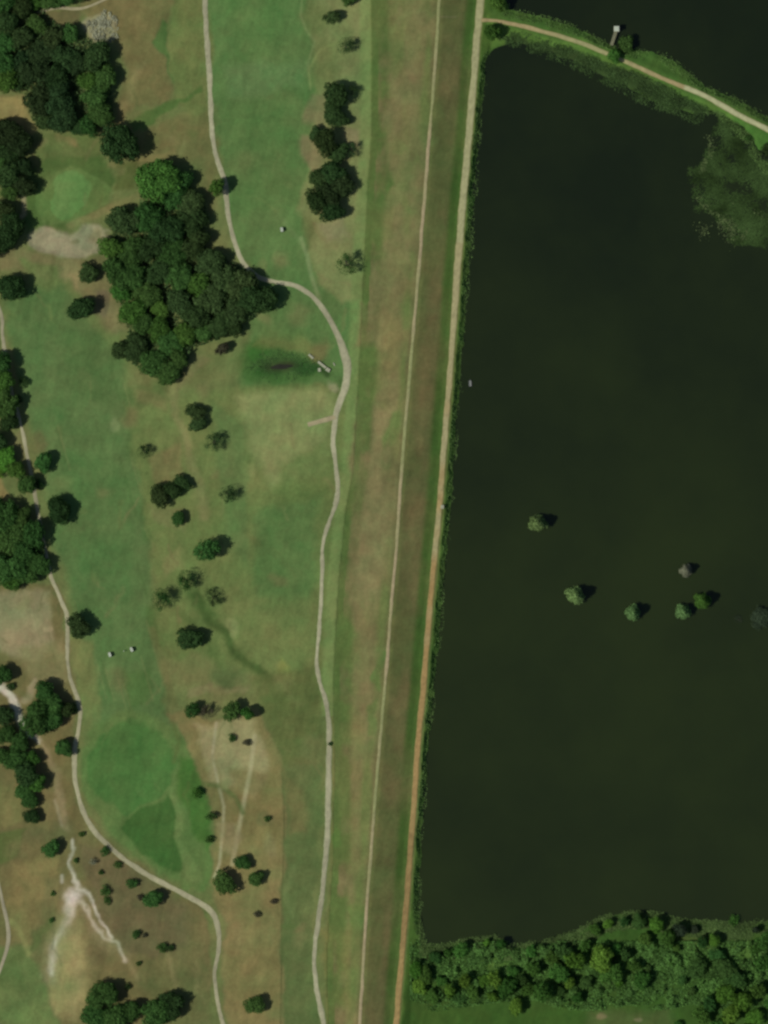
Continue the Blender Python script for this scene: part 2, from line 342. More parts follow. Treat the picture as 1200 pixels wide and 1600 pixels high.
for (x, y, a_, b_) in ((60, 1310, 26, 14), (95, 1290, 14, 20)): blob(x, y, a_, b_, (98, 100, 64), .6)
# washed white sand tracks
stroke([(2, 1072), (18, 1092), (24, 1120), (36, 1140), (58, 1158)], 11, (188, 184, 166), 7, .95, True, .25)
stroke([(32, 1100), (48, 1082), (55, 1065)], 8, (148, 134, 108), 7, .8, True)
stroke([(58, 1152), (72, 1172), (90, 1220), (98, 1290)], 9, (134, 116, 90), 9, .8, True)
stroke([(86, 1250), (97, 1290)], 4, (142, 134, 108), 5, .6)
stroke([(112, 1390), (104, 1430), (90, 1480), (78, 1530)], 22, (150, 140, 108), 22, .6, True, .4)
stroke([(118, 1400), (150, 1450), (190, 1490)], 16, (138, 126, 94), 18, .6, True, .4)
stroke([(108, 1310), (110, 1345), (122, 1380), (145, 1415), (165, 1445), (178, 1465)], 4.5, (190, 186, 166), 6, .9, True, .5)
blob(115, 1398, 9, 16, (194, 192, 174), .95, 10, .8)
blob(108, 1420, 8, 14, (186, 182, 160), .7, 20, .9)
stroke([(112, 1415), (100, 1445), (88, 1490), (78, 1520)], 10, (184, 177, 154), 12, .9, True, .4)
stroke([(125, 1405), (145, 1440), (165, 1462), (185, 1475), (192, 1500)], 5, (178, 172, 148), 7, .85, True, .5)
stroke([(97, 1368), (97, 1378)], 5, (160, 160, 138), 4, .8)
paint([(-60, 700), (0, 740), (28, 782), (0, 785), (-60, 770)], (134, 112, 78), 7)
stroke([(20, 790), (45, 800), (52, 815)], 14, (128, 122, 80), 8, .7, True)
paint([(10, 690), (34, 670), (50, 740), (30, 730)], (118, 116, 76), 6, .8)
stroke([(37, 300), (38, 335), (12, 357)], 7, (148, 142, 108), 5, .9)
blob(60, 690, 12, 14, (100, 96, 62), .6)
# hollow by the cart path
paint([(368, 552), (390, 528), (420, 538), (460, 543), (505, 552), (516, 580), (480, 598), (430, 606), (385, 600)], (66, 100, 48), 24, .9)
blob(398, 548, 20, 14, (58, 104, 44), .7)
blob(478, 572, 26, 13, (42, 82, 36), .8)
blob(420, 582, 26, 9, (52, 94, 40), .6)
stroke([(500, 574), (512, 586)], 8, (40, 60, 30), 6, .7)
blob(439, 573, 27, 10, (52, 56, 36), .9, -6, 1.0)
blob(500, 545, 16, 14, (108, 106, 66), .8)
blob(520, 600, 9, 7, (142, 142, 104), .9)
paint([(405, 515), (470, 515), (500, 545), (440, 545), (390, 540)], (107, 117, 66), 12, .7)
paint([(380, 420), (440, 450), (520, 500), (530, 540), (460, 525), (385, 530)], (86, 116, 64), 14, .6)
rt = random.Random(12)
for i in range(230):
    x, y = rt.uniform(0, 560), rt.uniform(0, 1600)
    if (330 < x < 490 and y < 400) or (130 < x < 270 and 1110 < y < 1270): al = .22
    else: al = .5
    c0 = rt.choice([(126, 130, 82), (122, 118, 78), (84, 104, 56), (92, 100, 58), (112, 126, 74), (118, 108, 72)])
    if rt.random() < .5:
        a_ = R(rt.gauss(12, 22)); l_ = rt.uniform(15, 60)
        stroke([(x-math.sin(a_)*l_/2, y-math.cos(a_)*l_/2), (x+rt.uniform(-4, 4), y), (x+math.sin(a_)*l_/2, y+math.cos(a_)*l_/2)], rt.uniform(1, 5), c0, rt.uniform(3, 7), al*rt.uniform(.4, 1), True, .4)
    else: blob(x, y, rt.uniform(4, 16), rt.uniform(4, 18), c0, al*rt.uniform(.4, 1), rt.uniform(0, 90), .8)
# levee, west slope
lw = PX-XT; k = (sstep((lw+6)/6)*(PX < XR+60)).astype(float)[..., None]; C[:] = C*(1-k)+lin((110, 116, 68))*k
strip = (sstep((lw+22)/8)*(1-sstep((lw+2)/5))*(PY < 1120))[..., None]*0.8; C[:] = C*(1-strip)+lin((116, 136, 80))*strip
gr = ((1-sstep((lw-18)/16))*sstep((lw+3)/5)*(0.75+0.5*fbm(PX, PY, 60, 301)))[..., None]; gr = np.clip(gr, 0, .9); C[:] = C*(1-gr)+lin((88, 108, 56))*gr
WE = PX-XC
mid = np.exp(-((lw-60)/22)**2)*np.clip(0.55+1.3*fbm(PX, PY/3, 50, 311), 0, 1)*(PX < XC); mid = mid[..., None]; C[:] = C*(1-mid)+lin((127, 114, 78))*mid
paint([(565, 470), (620, 500), (640, 520), (600, 545), (560, 540)], (128, 112, 76), 14, .8)
paint([(560, 620), (600, 640), (605, 780), (590, 930), (545, 920), (550, 760)], (128, 116, 80), 16, .85)
paint([(605, 640), (622, 640), (615, 740), (602, 740)], (96, 116, 62), 8, .8)
paint([(600, 500), (650, 530), (640, 560), (600, 580)], (126, 112, 74), 12, .7)
paint([(672, 30), (684, 20), (680, 100), (660, 120), (655, 70)], (126, 112, 76), 10, .8)
paint([(590, 20), (615, 30), (612, 70), (588, 60)], (106, 102, 62), 12, .7)
paint([(590, 1015), (601, 1015), (594, 1080), (578, 1060)], (90, 120, 60), 6, .8)
paint([(578, 1100), (592, 1090), (588, 1150), (575, 1150)], (90, 116, 60), 8, .7)
paint([(545, 1410), (572, 1420), (565, 1450), (550, 1445)], (94, 116, 58), 6, .8)
paint([(525, 1285), (536, 1295), (538, 1315), (524, 1320)], (84, 122, 56), 6, .9)
paint([(585, 255), (605, 250), (612, 290), (595, 312), (580, 300)], (78, 106, 52), 10, .85)
paint([(525, 1045), (540, 1045), (538, 1080), (523, 1080)], (80, 98, 50), 8, .8)
paint([(542, 945), (560, 945), (556, 970), (540, 968)], (92, 104, 58), 9, .6)
paint([(520, 1130), (570, 1120), (560, 1290), (535, 1270), (522, 1200)], (118, 114, 70), 16, .7)
paint([(505, 1450), (560, 1440), (550, 1600), (515, 1600)], (120, 118, 68), 16, .7)
nb_ = 0.75+0.5*fbm(PX, PY/2, 40, 341)
tb = np.clip((1-sstep((lw-20)/12))*sstep((lw+2)/5)*nb_, 0, .92)[..., None]; C[:] = C*(1-tb)+lin((86, 104, 54))*tb
mo = np.clip(.2+1.7*fbm(PX, PY/1.6, 34, 361, 4), 0, 1)*(PX > XT+10)*(PX < XC); mo = (mo*.7)[..., None]; C[:] = C*(1-mo)+lin((124, 106, 76))*mo
cb = np.clip(np.exp(-((PX-XC+12)/9)**2)*(0.5+1.6*fbm(PX, PY/3, 44, 351)), 0, .8)[..., None]; C[:] = C*(1-cb)+lin((98, 114, 62))*cb
C = np.where(((PX > XT) & (PX < XC))[..., None], C*np.array([.87, .90, .93]), C)   # west slope colour darkened to offset its sun-facing brightness
# levee, east slope
ke = (sstep(WE/6+0.5)*(PX < XR+60)).astype(float)[..., None]; C[:] = C*(1-ke)+lin((96, 102, 60))*ke
br = (np.clip(0.5+1.6*fbm(PX, PY/2.4, 46, 321), 0, 1)*np.exp(-((WE-26)/18)**2))[..., None]; C[:] = C*(1-br)+lin((109, 100, 66))*br
gd = (sstep((PX-XR+26)/10)*(1-sstep((PX-XR+6)/4)))*np.clip(0.8+fbm(PX, PY/2, 50, 331), 0.2, 1); gd = gd[..., None]*(PX < XR)[..., None]; C[:] = C*(1-gd)+lin((70, 96, 44))*gd
# east of the road: grassy bank
kb = sstep((PX-XR-5)/4)[..., None]; C[:] = C*(1-kb)+lin((82, 112, 50))*kb
kb2 = (sstep((sdl+6)/7)*(PX > XR+4))[..., None]; C[:] = C*(1-kb2)+lin((60, 86, 40))*kb2
stroke([(686, 28), (712, 28)], 2.5, (118, 112, 80), 3, .6)
# causeway banks and reed beds
paint([(770, 10), (900, 40), (960, 70), (1000, 75), (1070, 100), (1210, 190), (1210, 215), (1000, 105), (900, 65), (770, 32)], (72, 102, 46), 8)
paint([(790, 50), (850, 62), (950, 100), (1000, 118), (1100, 165), (1100, 182), (1040, 170), (950, 125), (850, 82), (790, 68)], (52, 70, 36), 8)
paint([(1130, 175), (1175, 195), (1300, 260), (1300, 300), (1180, 245), (1150, 200)], (70, 108, 46), 8)
# land south of the lake
paint([(645, 1485), (700, 1470), (800, 1470), (925, 1432), (1400, 1425), (1400, 2400), (610, 2400), (632, 1550)], (58, 86, 36), 8)
paint([(660, 1575), (780, 1585), (900, 1570), (1040, 1555), (1080, 1600), (1080, 1800), (640, 1800)], (61, 90, 37), 12, .8)
paint([(920, 1580), (1040, 1575), (1080, 1640), (900, 1640)], (82, 94, 54), 22, .6)
blob(942, 1590, 9, 5, (128, 116, 86), .6)
blob(1000, 1594, 6, 4, (128, 126, 92), .6)
paint([(1050, 1460), (1110, 1460), (1105, 1490), (1060, 1490)], (82, 92, 48), 10, .7)
paint([(1090, 1475), (1165, 1465), (1175, 1500), (1120, 1500)], (82, 116, 52), 10, .7)
paint([(740, 1495), (810, 1488), (810, 1510), (745, 1512)], (88, 118, 54), 8, .8)
k = sstep((sdl+0.5)/3)[..., None]; C[:] = C*(1-k)+lin((52, 54, 38))*k
k = sstep(dsand/9+.5)[..., None]; C[:] = C*(1-k)+lin((150, 143, 114))*(0.92+.16*fbm(PX, PY, 9, 371))[..., None]*k
blob(112, 373, 8, 4, (120, 118, 84), .7); blob(150, 366, 12, 8, (146, 128, 98), .6)
# turf mottling: greener and drier patches, streaks, fine grain
m1 = fbm(PX, PY, 90, 401, 4); m2 = fbm(PX, PY, 22, 411, 4); m3 = fbm(PX*2.2+PY*0.45, PY*0.5-PX*0.12, 12, 421, 3); m4 = fbm(PX, PY, 6, 431, 2); m5 = fbm(PX*1.0+PY*.22, (PY-PX*.22)/9, 9, 461, 3); m6 = fbm(PX/5, PY, 13, 471, 2)
lum = 1+0.12*m1+0.20*m2+0.11*m3+0.09*m4+0.08*m5+.04*m6
hue = 0.10*m1+0.15*fbm(PX, PY, 34, 441, 4)+.07*fbm(PX, PY, 11, 451, 3)
C[..., 1] += np.maximum(C[..., 0]-C[..., 1], 0)*.5; C[..., 2] *= .95
edge = 1-sstep(np.maximum(np.maximum(-40-PX, PX-1240), np.maximum(-40-PY, PY-1640))/60); lum = 1+(lum-1)*edge; hue = hue*edge
C *= lum[..., None]
C[..., 0] *= 1+hue; C[..., 1] *= 1-0.15*hue; C[..., 2] *= 1+0.3*hue
C = np.clip(C*KG, 0.004, 0.9)

# ---- split the one sheet into its named surfaces
cls = np.zeros(PX.shape, int)
cls[(PX > XT)] = 1
cls[(PX > XR+7)] = 2
f1 = [(330, -90), (476, -90), (476, 20), (488, 60), (498, 130), (488, 175), (500, 250), (478, 340), (460, 420), (400, 415), (372, 392), (356, 330), (336, 210), (328, 100)]
for i, pl in ((3, f1), (4, fair2), (5, green1), (6, green2)): cls[inside(WX, WY, pl)] = i
cls[dsand > 0] = 7
names = ['ground', 'levee', 'lakeside_bank', 'fairway', 'fairway', 'putting_green', 'putting_green', 'sand_bunker']
M_ground = mat('turf_and_soil', rough=0.95, attr=True, noise=0.08, nscale=0.7, spec=0.1)
ny, nx = PX.shape
idx = np.arange(nx*ny).reshape(ny, nx)
V = np.stack([(PX-600)*S, (800-PY)*S, Z], -1).reshape(-1, 3); Cf = C.reshape(-1, 3)
Q = np.stack([idx[1:, :-1], idx[1:, 1:], idx[:-1, 1:], idx[:-1, :-1]], -1).reshape(-1, 4)
qc = cls[:-1, :-1].reshape(-1)
for ci, nm in enumerate(names):
    q = Q[qc == ci]
    if not len(q): continue
    u, inv = np.unique(q, return_inverse=True)
    o = link_mesh(nm, np_mesh(nm, V[u], inv.reshape(-1, 4), Cf[u]), M_ground); tag(o, kind='structure')
# height lookup
def zat(px, py):
    j = min(max(np.searchsorted(gx, px)-1, 0), nx-2); i = min(max(np.searchsorted(gy, py)-1, 0), ny-2)
    return float(Z[i:i+2, j:j+2].mean())

# ------------------------------------------------------------------ water
wm = bpy.data.materials.new('lake_water'); wm.use_nodes = True; n = wm.node_tree; L = n.links; b = n.nodes['Principled BSDF']
b.inputs['Roughness'].default_value = 0.12; b.inputs['IOR'].default_value = 1.33; b.inputs['Specular IOR Level'].default_value = 0.5
tc = n.nodes.new('ShaderNodeTexCoord')
nz = n.nodes.new('ShaderNodeTexNoise'); nz.inputs['Scale'].default_value = 0.011; nz.inputs['Detail'].default_value = 5; nz.inputs['Roughness'].default_value = .6
L.new(tc.outputs['Object'], nz.inputs['Vector'])
cr = n.nodes.new('ShaderNodeValToRGB'); cr.color_ramp.elements[0].position = .22; cr.color_ramp.elements[1].position = .74
cr.color_ramp.elements[0].color = (0.0092, 0.0150, 0.0062, 1); cr.color_ramp.elements[1].color = (0.0190, 0.0290, 0.0085, 1)
sx_ = n.nodes.new('ShaderNodeSeparateXYZ'); L.new(tc.outputs['Object'], sx_.inputs[0])
mrw = n.nodes.new('ShaderNodeMapRange'); L.new(sx_.outputs[1], mrw.inputs[0]); mrw.inputs[1].default_value = 260; mrw.inputs[2].default_value = -60; mrw.inputs[3].default_value = -.28; mrw.inputs[4].default_value = .12
adw = n.nodes.new('ShaderNodeMath'); adw.operation = 'ADD'; L.new(nz.outputs[0], adw.inputs[0]); L.new(mrw.outputs[0], adw.inputs[1])
L.new(adw.outputs[0], cr.inputs[0])
L.new(cr.outputs[0], b.inputs['Base Color'])
nb = n.nodes.new('ShaderNodeTexNoise'); nb.inputs['Scale'].default_value = 0.5; nb.inputs['Detail'].default_value = 4; L.new(tc.outputs['Object'], nb.inputs['Vector'])
bp = n.nodes.new('ShaderNodeBump'); bp.inputs['Strength'].default_value = 0.12; bp.inputs['Distance'].default_value = 0.1
L.new(nb.outputs[0], bp.inputs['Height']); L.new(bp.outputs[0], b.inputs['Normal'])
x0, x1, y0, y1 = 5.0, 5400.0, -5200.0, 5200.0
def sheet(name, x0, x1, y0, y1, z, m):
    return link_mesh(name, np_mesh(name, [(x0, y0, z), (x1, y0, z), (x1, y1, z), (x0, y1, z)], [(0, 1, 2, 3)]), m)
# main lake south of the causeway, a second lake north of it; both sheets end inside the banks
def fan(name, pts, z, m):
    bm = bmesh.new(); vs = [bm.verts.new((*P(*p), z)) for p in pts]; f = bm.faces.new(vs)
    if f.normal.z < 0: f.normal_flip()
    bmesh.ops.recalc_face_normals(bm, faces=bm.faces)
    bmesh.ops.triangulate(bm, faces=bm.faces)
    me = bpy.data.meshes.new(name); bm.to_mesh(me); bm.free()
    for p in me.polygons:
        if p.normal.z < 0: p.flip()
    return link_mesh(name, me, m)
FARX = 16000
tag(fan('lake', [(754, 60), (900, 66), (1000, 108), (1100, 152), (1200, 206), (5000, 2195), (FARX, 7950), (FARX, 16000), (622, 16000), (622, 1540), (640, 1400), (700, 700), (745, 120)], 0.0, wm), kind='structure')
tag(fan('lake', [(762, -14000), (FARX, -14000), (FARX, 7750), (5000, 2170), (1200, 200), (1100, 148), (1000, 104), (900, 62), (762, 30)], 0.0, wm), kind='structure')
pm = mat('pond_water', (0.026, 0.026, 0.015), rough=0.15, spec=.5, noise=.2, nscale=.3)
tag(fan('pond', [(422, 575), (429, 571), (437, 569), (445, 570), (452, 567), (461, 568), (457, 573), (449, 575), (443, 579), (434, 578), (428, 580)], zat(440, 573)+0.05, pm), kind='structure')

# ------------------------------------------------------------------ roads and paths
def densify(pts, step=6):
    """smooth resampled polyline with width in the third value"""
    out = []; n = len(pts)
    for i in range(n-1):
        p0 = pts[max(i-1, 0)]; p1 = pts[i]; p2 = pts[i+1]; p3 = pts[min(i+2, n-1)]
        k = max(2, int(math.hypot(p2[0]-p1[0], p2[1]-p1[1])/step))
        for j in range(k):
            t = j/k
            out.append(tuple(0.5*(2*p1[c]+(p2[c]-p0[c])*t+(2*p0[c]-5*p1[c]+4*p2[c]-p3[c])*t*t+(3*p1[c]-p0[c]-3*p2[c]+p3[c])*t**3) for c in range(3)))
    out.append(tuple(pts[-1])); return out
def ribbon(name, pts, colf, m, seed, lift=0.07, jit=0.5, step=4, nc=7):
    rs = np.random.RandomState(seed); pts = densify(pts, step); n = len(pts); V = []; Cc = []
    jl = np.convolve(rs.randn(n+4), np.ones(5)/5, 'valid')*jit; jr = np.convolve(rs.randn(n+4), np.ones(5)/5, 'valid')*jit
    for i, (x, y, wd) in enumerate(pts):
        a = pts[max(i-1, 0)]; c = pts[min(i+1, n-1)]; dx, dy = c[0]-a[0], c[1]-a[1]; l = math.hypot(dx, dy)+1e-9; nxv, nyv = -dy/l, dx/l
        zs = []; row = []
        for j in range(nc):
            t = j/(nc-1)*2-1; off = t*wd/2+(jl[i] if t < 0 else jr[i])*abs(t)
            qx, qy = x+nxv*off, y+nyv*off; row.append((qx, qy, t))
            zs.append(max(zat(qx, qy), zat(qx+1.5, qy), zat(qx-1.5, qy), zat(qx, qy+1.5), zat(qx, qy-1.5)))
        for (qx, qy, t), z in zip(row, zs):
            e = abs(t) > .99
            V.append((*P(qx, qy), z+(lift-0.10 if e else lift))); Cc.append(colf(x, y, t, rs))
    F = []
    for i in range(n-1):
        for j in range(nc-1):
            a = i*nc+j; F.append((a, a+1, a+nc+1, a+nc))
    V = np.array(V); F = np.array(F)
    q = V[F[0]]; 
    if np.cross(q[1]-q[0], q[2]-q[1])[2] < 0: F = F[:, ::-1]
    o = link_mesh(name, np_mesh(name, V, F, np.clip(np.array(Cc)*KG, 0, .9)), m); tag(o, kind='structure'); return o
M_path = mat('path_surface', rough=0.9, attr=True, noise=0.13, nscale=.45, spec=0.15)
def pcol(base, edge=None, var=.05):
    b_ = lin(base); e_ = lin(edge) if edge is not None else b_
    def f(x, y, t, rs):
        k = abs(t)**4; return (b_*(1-k)+e_*k)*(1+var*rs.randn()*.6+0.09*math.sin(y*.021+x*.013)+.06*math.sin(y*.083+x*.05))
    return f
cart1 = [(319, -60, 9), (320, 0, 9), (323, 60, 9), (328, 130, 9), (331, 200, 9), (338, 245, 9), (350, 280, 9), (355, 320, 9), (360, 355, 9), (371, 392, 9), (384, 416, 9), (402, 432, 8), (427, 440, 8), (455, 445, 8), (480, 456, 8), (503, 480, 9), (524, 516, 10),
         (537, 548, 13), (543, 580, 14), (538, 608, 12), (528, 636, 11), (523, 660, 11), (521, 690, 9), (524, 720, 8), (528, 760, 8), (525, 788, 8), (512, 822, 8), (504, 860, 8), (503, 920, 7), (499, 980, 7), (495, 1035, 7), (500, 1068, 7), (510, 1100, 8), (514, 1150, 9), (513, 1240, 10), (511, 1310, 10), (505, 1380, 9), (497, 1440, 8), (491, 1500, 8), (496, 1550, 9), (506, 1600, 9), (520, 1660, 9)]
ribbon('cart_path', cart1, pcol((160, 157, 126), (118, 130, 86), .09), M_path, 3, jit=1.3)
cart2 = [(-30, 430, 7), (0, 485, 7), (4, 520, 7), (8, 555, 7), (18, 610, 7), (33, 665, 7), (44, 715, 7), (54, 768, 7), (62, 815, 7), (72, 865, 7), (80, 900, 7), (96, 938, 7), (106, 968, 7), (105, 1010, 7), (109, 1055, 7), (123, 1098, 8), (125, 1130, 8), (118, 1165, 8), (117, 1210, 8), (125, 1252, 8), (146, 1296, 9), (180, 1330, 9), (220, 1360, 9), (265, 1385, 9), (310, 1409, 10), (331, 1425, 11), (341, 1450, 9), (342, 1480, 8), (336, 1520, 8), (340, 1562, 8), (350, 1605, 8), (362, 1660, 8)]
ribbon('cart_path', cart2, pcol((158, 154, 122), (122, 126, 86), .09), M_path, 4, jit=1.3)
ribbon('cart_path', [(-10, 1350, 6), (2, 1400, 6), (13, 1450, 7), (12, 1478, 7), (2, 1510, 6), (-12, 1545, 6)], pcol((156, 150, 122), (128, 126, 94)), M_path, 5)
ribbon('cart_path', [(524, 652, 8), (505, 657, 8), (481, 664, 8)], pcol((156, 146, 112), (130, 132, 94)), M_path, 6, lift=.09)
ribbon('sandy_track', [(58, 20, 4), (88, 13, 6), (130, 13, 5), (172, -4, 4)], pcol((146, 140, 108), (116, 112, 78)), M_path, 7)
def crestcol(x, y, t, rs):
    k = abs(t)**3; g = 0.5+0.5*math.sin(y*.011+1)+0.4*math.sin(y*.047); g = min(max(g, 0), 1)
    c = lin((160, 146, 112))*(1-g)+lin((138, 142, 94))*g
    return (c*(1-.5*k)+lin((110, 110, 70))*.5*k)*(1+.05*rs.randn())
cr_pts = [(x, y, 5) for x, y in zip(crest, ys)]
ribbon('crest_track', cr_pts, crestcol, M_path, 8, lift=.1, jit=.7)
def roadcol(x, y, t, rs):
    o = min(max((y-640)/330.0+0.28*math.sin(y*.043)+.15*math.sin(y*.13), 0), 1)
    pale = lin((160, 158, 116)); org = lin((156, 128, 82))
    if 380 < y < 760: pale = pale*.6+lin((158, 140, 100))*.4
    ctr = math.exp(-(t/.22)**2)*(0.12+.25*(y > 1250))
    if y < 400: ctr = .25*math.exp(-(t/.3)**2)
    c = pale*(1-o)+org*o; c = c*(1-ctr)+lin((142, 142, 90))*ctr
    k = abs(t)**5; c = c*(1-k)+lin((104, 112, 62))*k
    s = .82 if (1300 < y < 1480) else 1.0
    return c*s*(1+.06*rs.randn())
rd_pts = [(x, y, 12 if y < 440 else 9.5 if y < 800 else 9.5) for x, y in zip(rx, ry)]
ribbon('gravel_road', rd_pts, roadcol, M_path, 9, lift=.1, jit=.9)
def causecol(x, y, t, rs):
    g = .5+.5*math.sin(x*.022); c = lin((160, 144, 102))*(1-g)+lin((152, 150, 104))*g
    if x > 1070: c = lin((170, 170, 128))
    k = abs(t)**4; return (c*(1-k)+lin((104, 110, 62))*k)*(1+.05*rs.randn())
ribbon('causeway_track', [(x, y, 7 if x < 760 else 5.5 if x < 800 else 7.5 if x < 1080 else 9) for x, y in road2[:-1]]+[(1300, 256, 9)], causecol, M_path, 10, lift=.1, jit=.8)

# ------------------------------------------------------------------ trees
def tubes(segs, ns=6):
    V = []; F = []
    for (a, b_, ra, rb) in segs:
        a = Vector(a); b_ = Vector(b_); d = (b_-a).normalized(); u = d.orthogonal().normalized(); v = d.cross(u); o = len(V)
        for (c, r_) in ((a, ra), (b_, rb)):
            for i in range(ns):
                t = 2*math.pi*i/ns; V.append(tuple(c+u*math.cos(t)*r_+v*math.sin(t)*r_))
        for i in range(ns): F.append((o+i, o+(i+1) % ns, o+ns+(i+1) % ns, o+ns+i))
    return V, F
def crown_proto(seed, Rm, H, kind, nleaf, leaf):
    rs = np.random.RandomState(seed); lobes = []
    base = H*0.3; hh = H-base
    if kind == 'sparse':
        nl = 9
        for i in range(nl):
            a = rs.rand()*6.28; d = Rm*(.25+.6*rs.rand()); rl = Rm*rs.uniform(.2, .36)
            lobes.append((math.cos(a)*d, math.sin(a)*d, base+hh*rs.uniform(.4, .85), rl, .8))
    elif kind == 'cypress':
        for i in range(13):
            t = i/12; z = base*.5+(H-base*.5)*t*.85; rr = Rm*(1-t)**.6*.62
            a = i*2.4; lobes.append((math.cos(a)*rr, math.sin(a)*rr, z, Rm*(.5-.2*t), .9))
    else:
        nl = 22 if kind == 'dense' else 15
        for i in range(nl):
            a = i*2.399+rs.rand()*.7; q = math.sqrt((i+.5)/nl); d = Rm*q*(.74 if kind == 'dense' else .78)*rs.uniform(.85, 1.1)
            rl = Rm*rs.uniform(.27, .44)*(1 if kind == 'dense' else .88)
            z = base+hh*.12+(hh-rl*.9-hh*.12)*math.sqrt(max(0, 1-(d/Rm)**2))*rs.uniform(.8, 1.05)
            lobes.append((math.cos(a)*d, math.sin(a)*d, z, rl, .85))
    st = rs.uniform(.84, 1.2); L_ = np.array(lobes); ang = rs.rand()*3.14; ca, sa = math.cos(ang), math.sin(ang)
    if kind != 'cypress':
        u_ = (L_[:, 0]*ca+L_[:, 1]*sa)*st; v_ = (-L_[:, 0]*sa+L_[:, 1]*ca)/st; L_[:, 0] = u_*ca-v_*sa+rs.randn(len(L_))*.05*Rm; L_[:, 1] = u_*sa+v_*ca+rs.randn(len(L_))*.05*Rm
        L_[:, 3] *= rs.uniform(.75, 1.2, len(L_))
    wgt = L_[:, 3]**2; wgt /= wgt.sum()
    k = rs.choice(len(L_), nleaf, p=wgt)
    d = rs.randn(nleaf, 3); d[:, 2] = d[:, 2]+0.35; d /= np.linalg.norm(d, axis=1)[:, None]
    # knobbly lobes: push leaves in and out with direction
    rad = (rs.uniform(.35, 1.45, nleaf) if kind == 'sparse' else rs.uniform(.72, 1.12, nleaf) if kind != 'open' else rs.uniform(.6, 1.25, nleaf))*(1+.16*np.sin(d[:, 0]*7+k)*np.sin(d[:, 1]*6+k*2)+.1*np.sin(d[:, 2]*9+k))
    pos = L_[k, :3]+d*(L_[k, 3]*rad)[:, None]*np.stack([np.ones(nleaf), np.ones(nleaf), L_[k, 4]], -1)
    nrm = d+rs.randn(nleaf, 3)*.42; nrm /= np.linalg.norm(nrm, axis=1)[:, None]
    ref = rs.randn(nleaf, 3); u = np.cross(nrm, ref); u /= np.linalg.norm(u, axis=1)[:, None]; v = np.cross(nrm, u)
    sz = leaf*rs.uniform(.5, 1.1, nleaf)
    q = np.array([(-1, -.35), (.1, -.8), (1, .2), (-.15, .85)])
    if kind == 'sparse':
        m_ = rs.rand(nleaf) < .35; t_ = rs.rand(nleaf)*6.28; d_ = np.sqrt(rs.rand(nleaf))*Rm*.95
        pos[m_] = np.stack([np.cos(t_)*d_, np.sin(t_)*d_, base+hh*rs.uniform(.2, .8, nleaf)], -1)[m_]
    V = pos[:, None, :]+(u[:, None, :]*q[None, :, 0:1]+v[:, None, :]*q[None, :, 1:2])*sz[:, None, None]*.5
    V = V.reshape(-1, 3); V[:, 2] = np.maximum(V[:, 2], .15)
    F = np.arange(nleaf*4).reshape(-1, 4)
    segs = [((0, 0, -.6), (0.05*Rm, 0, base*.9), Rm*.075, Rm*.055)]
    if kind == 'cypress': segs = [((0, 0, -2.5), (0, 0, H*.9), Rm*.16, Rm*.03)]
    else:
        order = np.argsort(-L_[:, 3])[:8]
        for i in order:
            e = L_[i, :3]; mid_ = (e[0]*.45, e[1]*.45, base+(e[2]-base)*.45)
            segs += [((0.05*Rm, 0, base*.85), mid_, Rm*.042, Rm*.03), (mid_, tuple(e), Rm*.03, Rm*.01)]
    tv, tf = tubes(segs)
    return (V, F), (np.array(tv), np.array(tf))
PROTO = {}
def add_proto(key, seeds, Rm, H, kind, nleaf, leaf):
    L_ = []
    for s in seeds:
        c, t = crown_proto(s, Rm, H, kind, nleaf, leaf)
        L_.append((np_mesh('crown_'+key, c[0], c[1], smooth=False), np_mesh('trunk_'+key, t[0], t[1]), Rm, H))
    PROTO[key] = L_
add_proto('dense_big', (1, 2, 3, 4, 41, 42, 43), 7.0, 8.4, 'dense', 9500, .85)
add_proto('dense_mid', (5, 6, 7, 8, 51, 52), 4.6, 6.4, 'dense', 5200, .66)
add_proto('open_mid', (9, 10, 11), 4.4, 6.2, 'open', 3000, .62)
add_proto('sparse', (12, 13, 14, 15), 4.0, 5.6, 'sparse', 1500, .42)
add_proto('shrub', (16, 17, 18), 2.2, 2.5, 'open', 900, .42)
add_proto('cypress', (19, 20), 3.4, 7.5, 'cypress', 4200, .5)
TONE = {'dark': (.044, .080, .023), 'deep': (.036, .064, .021), 'mid': (.058, .122, .028), 'bright': (.074, .158, .028), 'vivid': (.11, .22, .030),
        'olive': (.055, .092, .028), 'grey': (.24, .26, .16), 'pale': (.175, .265, .085), 'brown': (.085, .08, .045), 'dim': (.045, .062, .032)}
MT = {k: mat('foliage_'+k, (v[0]*(.93 if k not in ('brown', 'grey') else 1), v[1]*1.02, v[2]*1.05), rough=.75, noise=.28, nscale=.55, island=.38, hue=.018, translucent=.22, spec=.03) for k, v in TONE.items()}
M_bark = mat('bark', (.10, .085, .065), rough=.95, noise=.25, nscale=4)
WORD = {'dark': 'dark green', 'deep': 'very dark green', 'mid': 'mid green', 'bright': 'bright green', 'vivid': 'vivid light green', 'olive': 'dull olive', 'grey': 'grey', 'pale': 'pale green', 'brown': 'brownish', 'dim': 'dim olive'}
rng = random.Random(77)
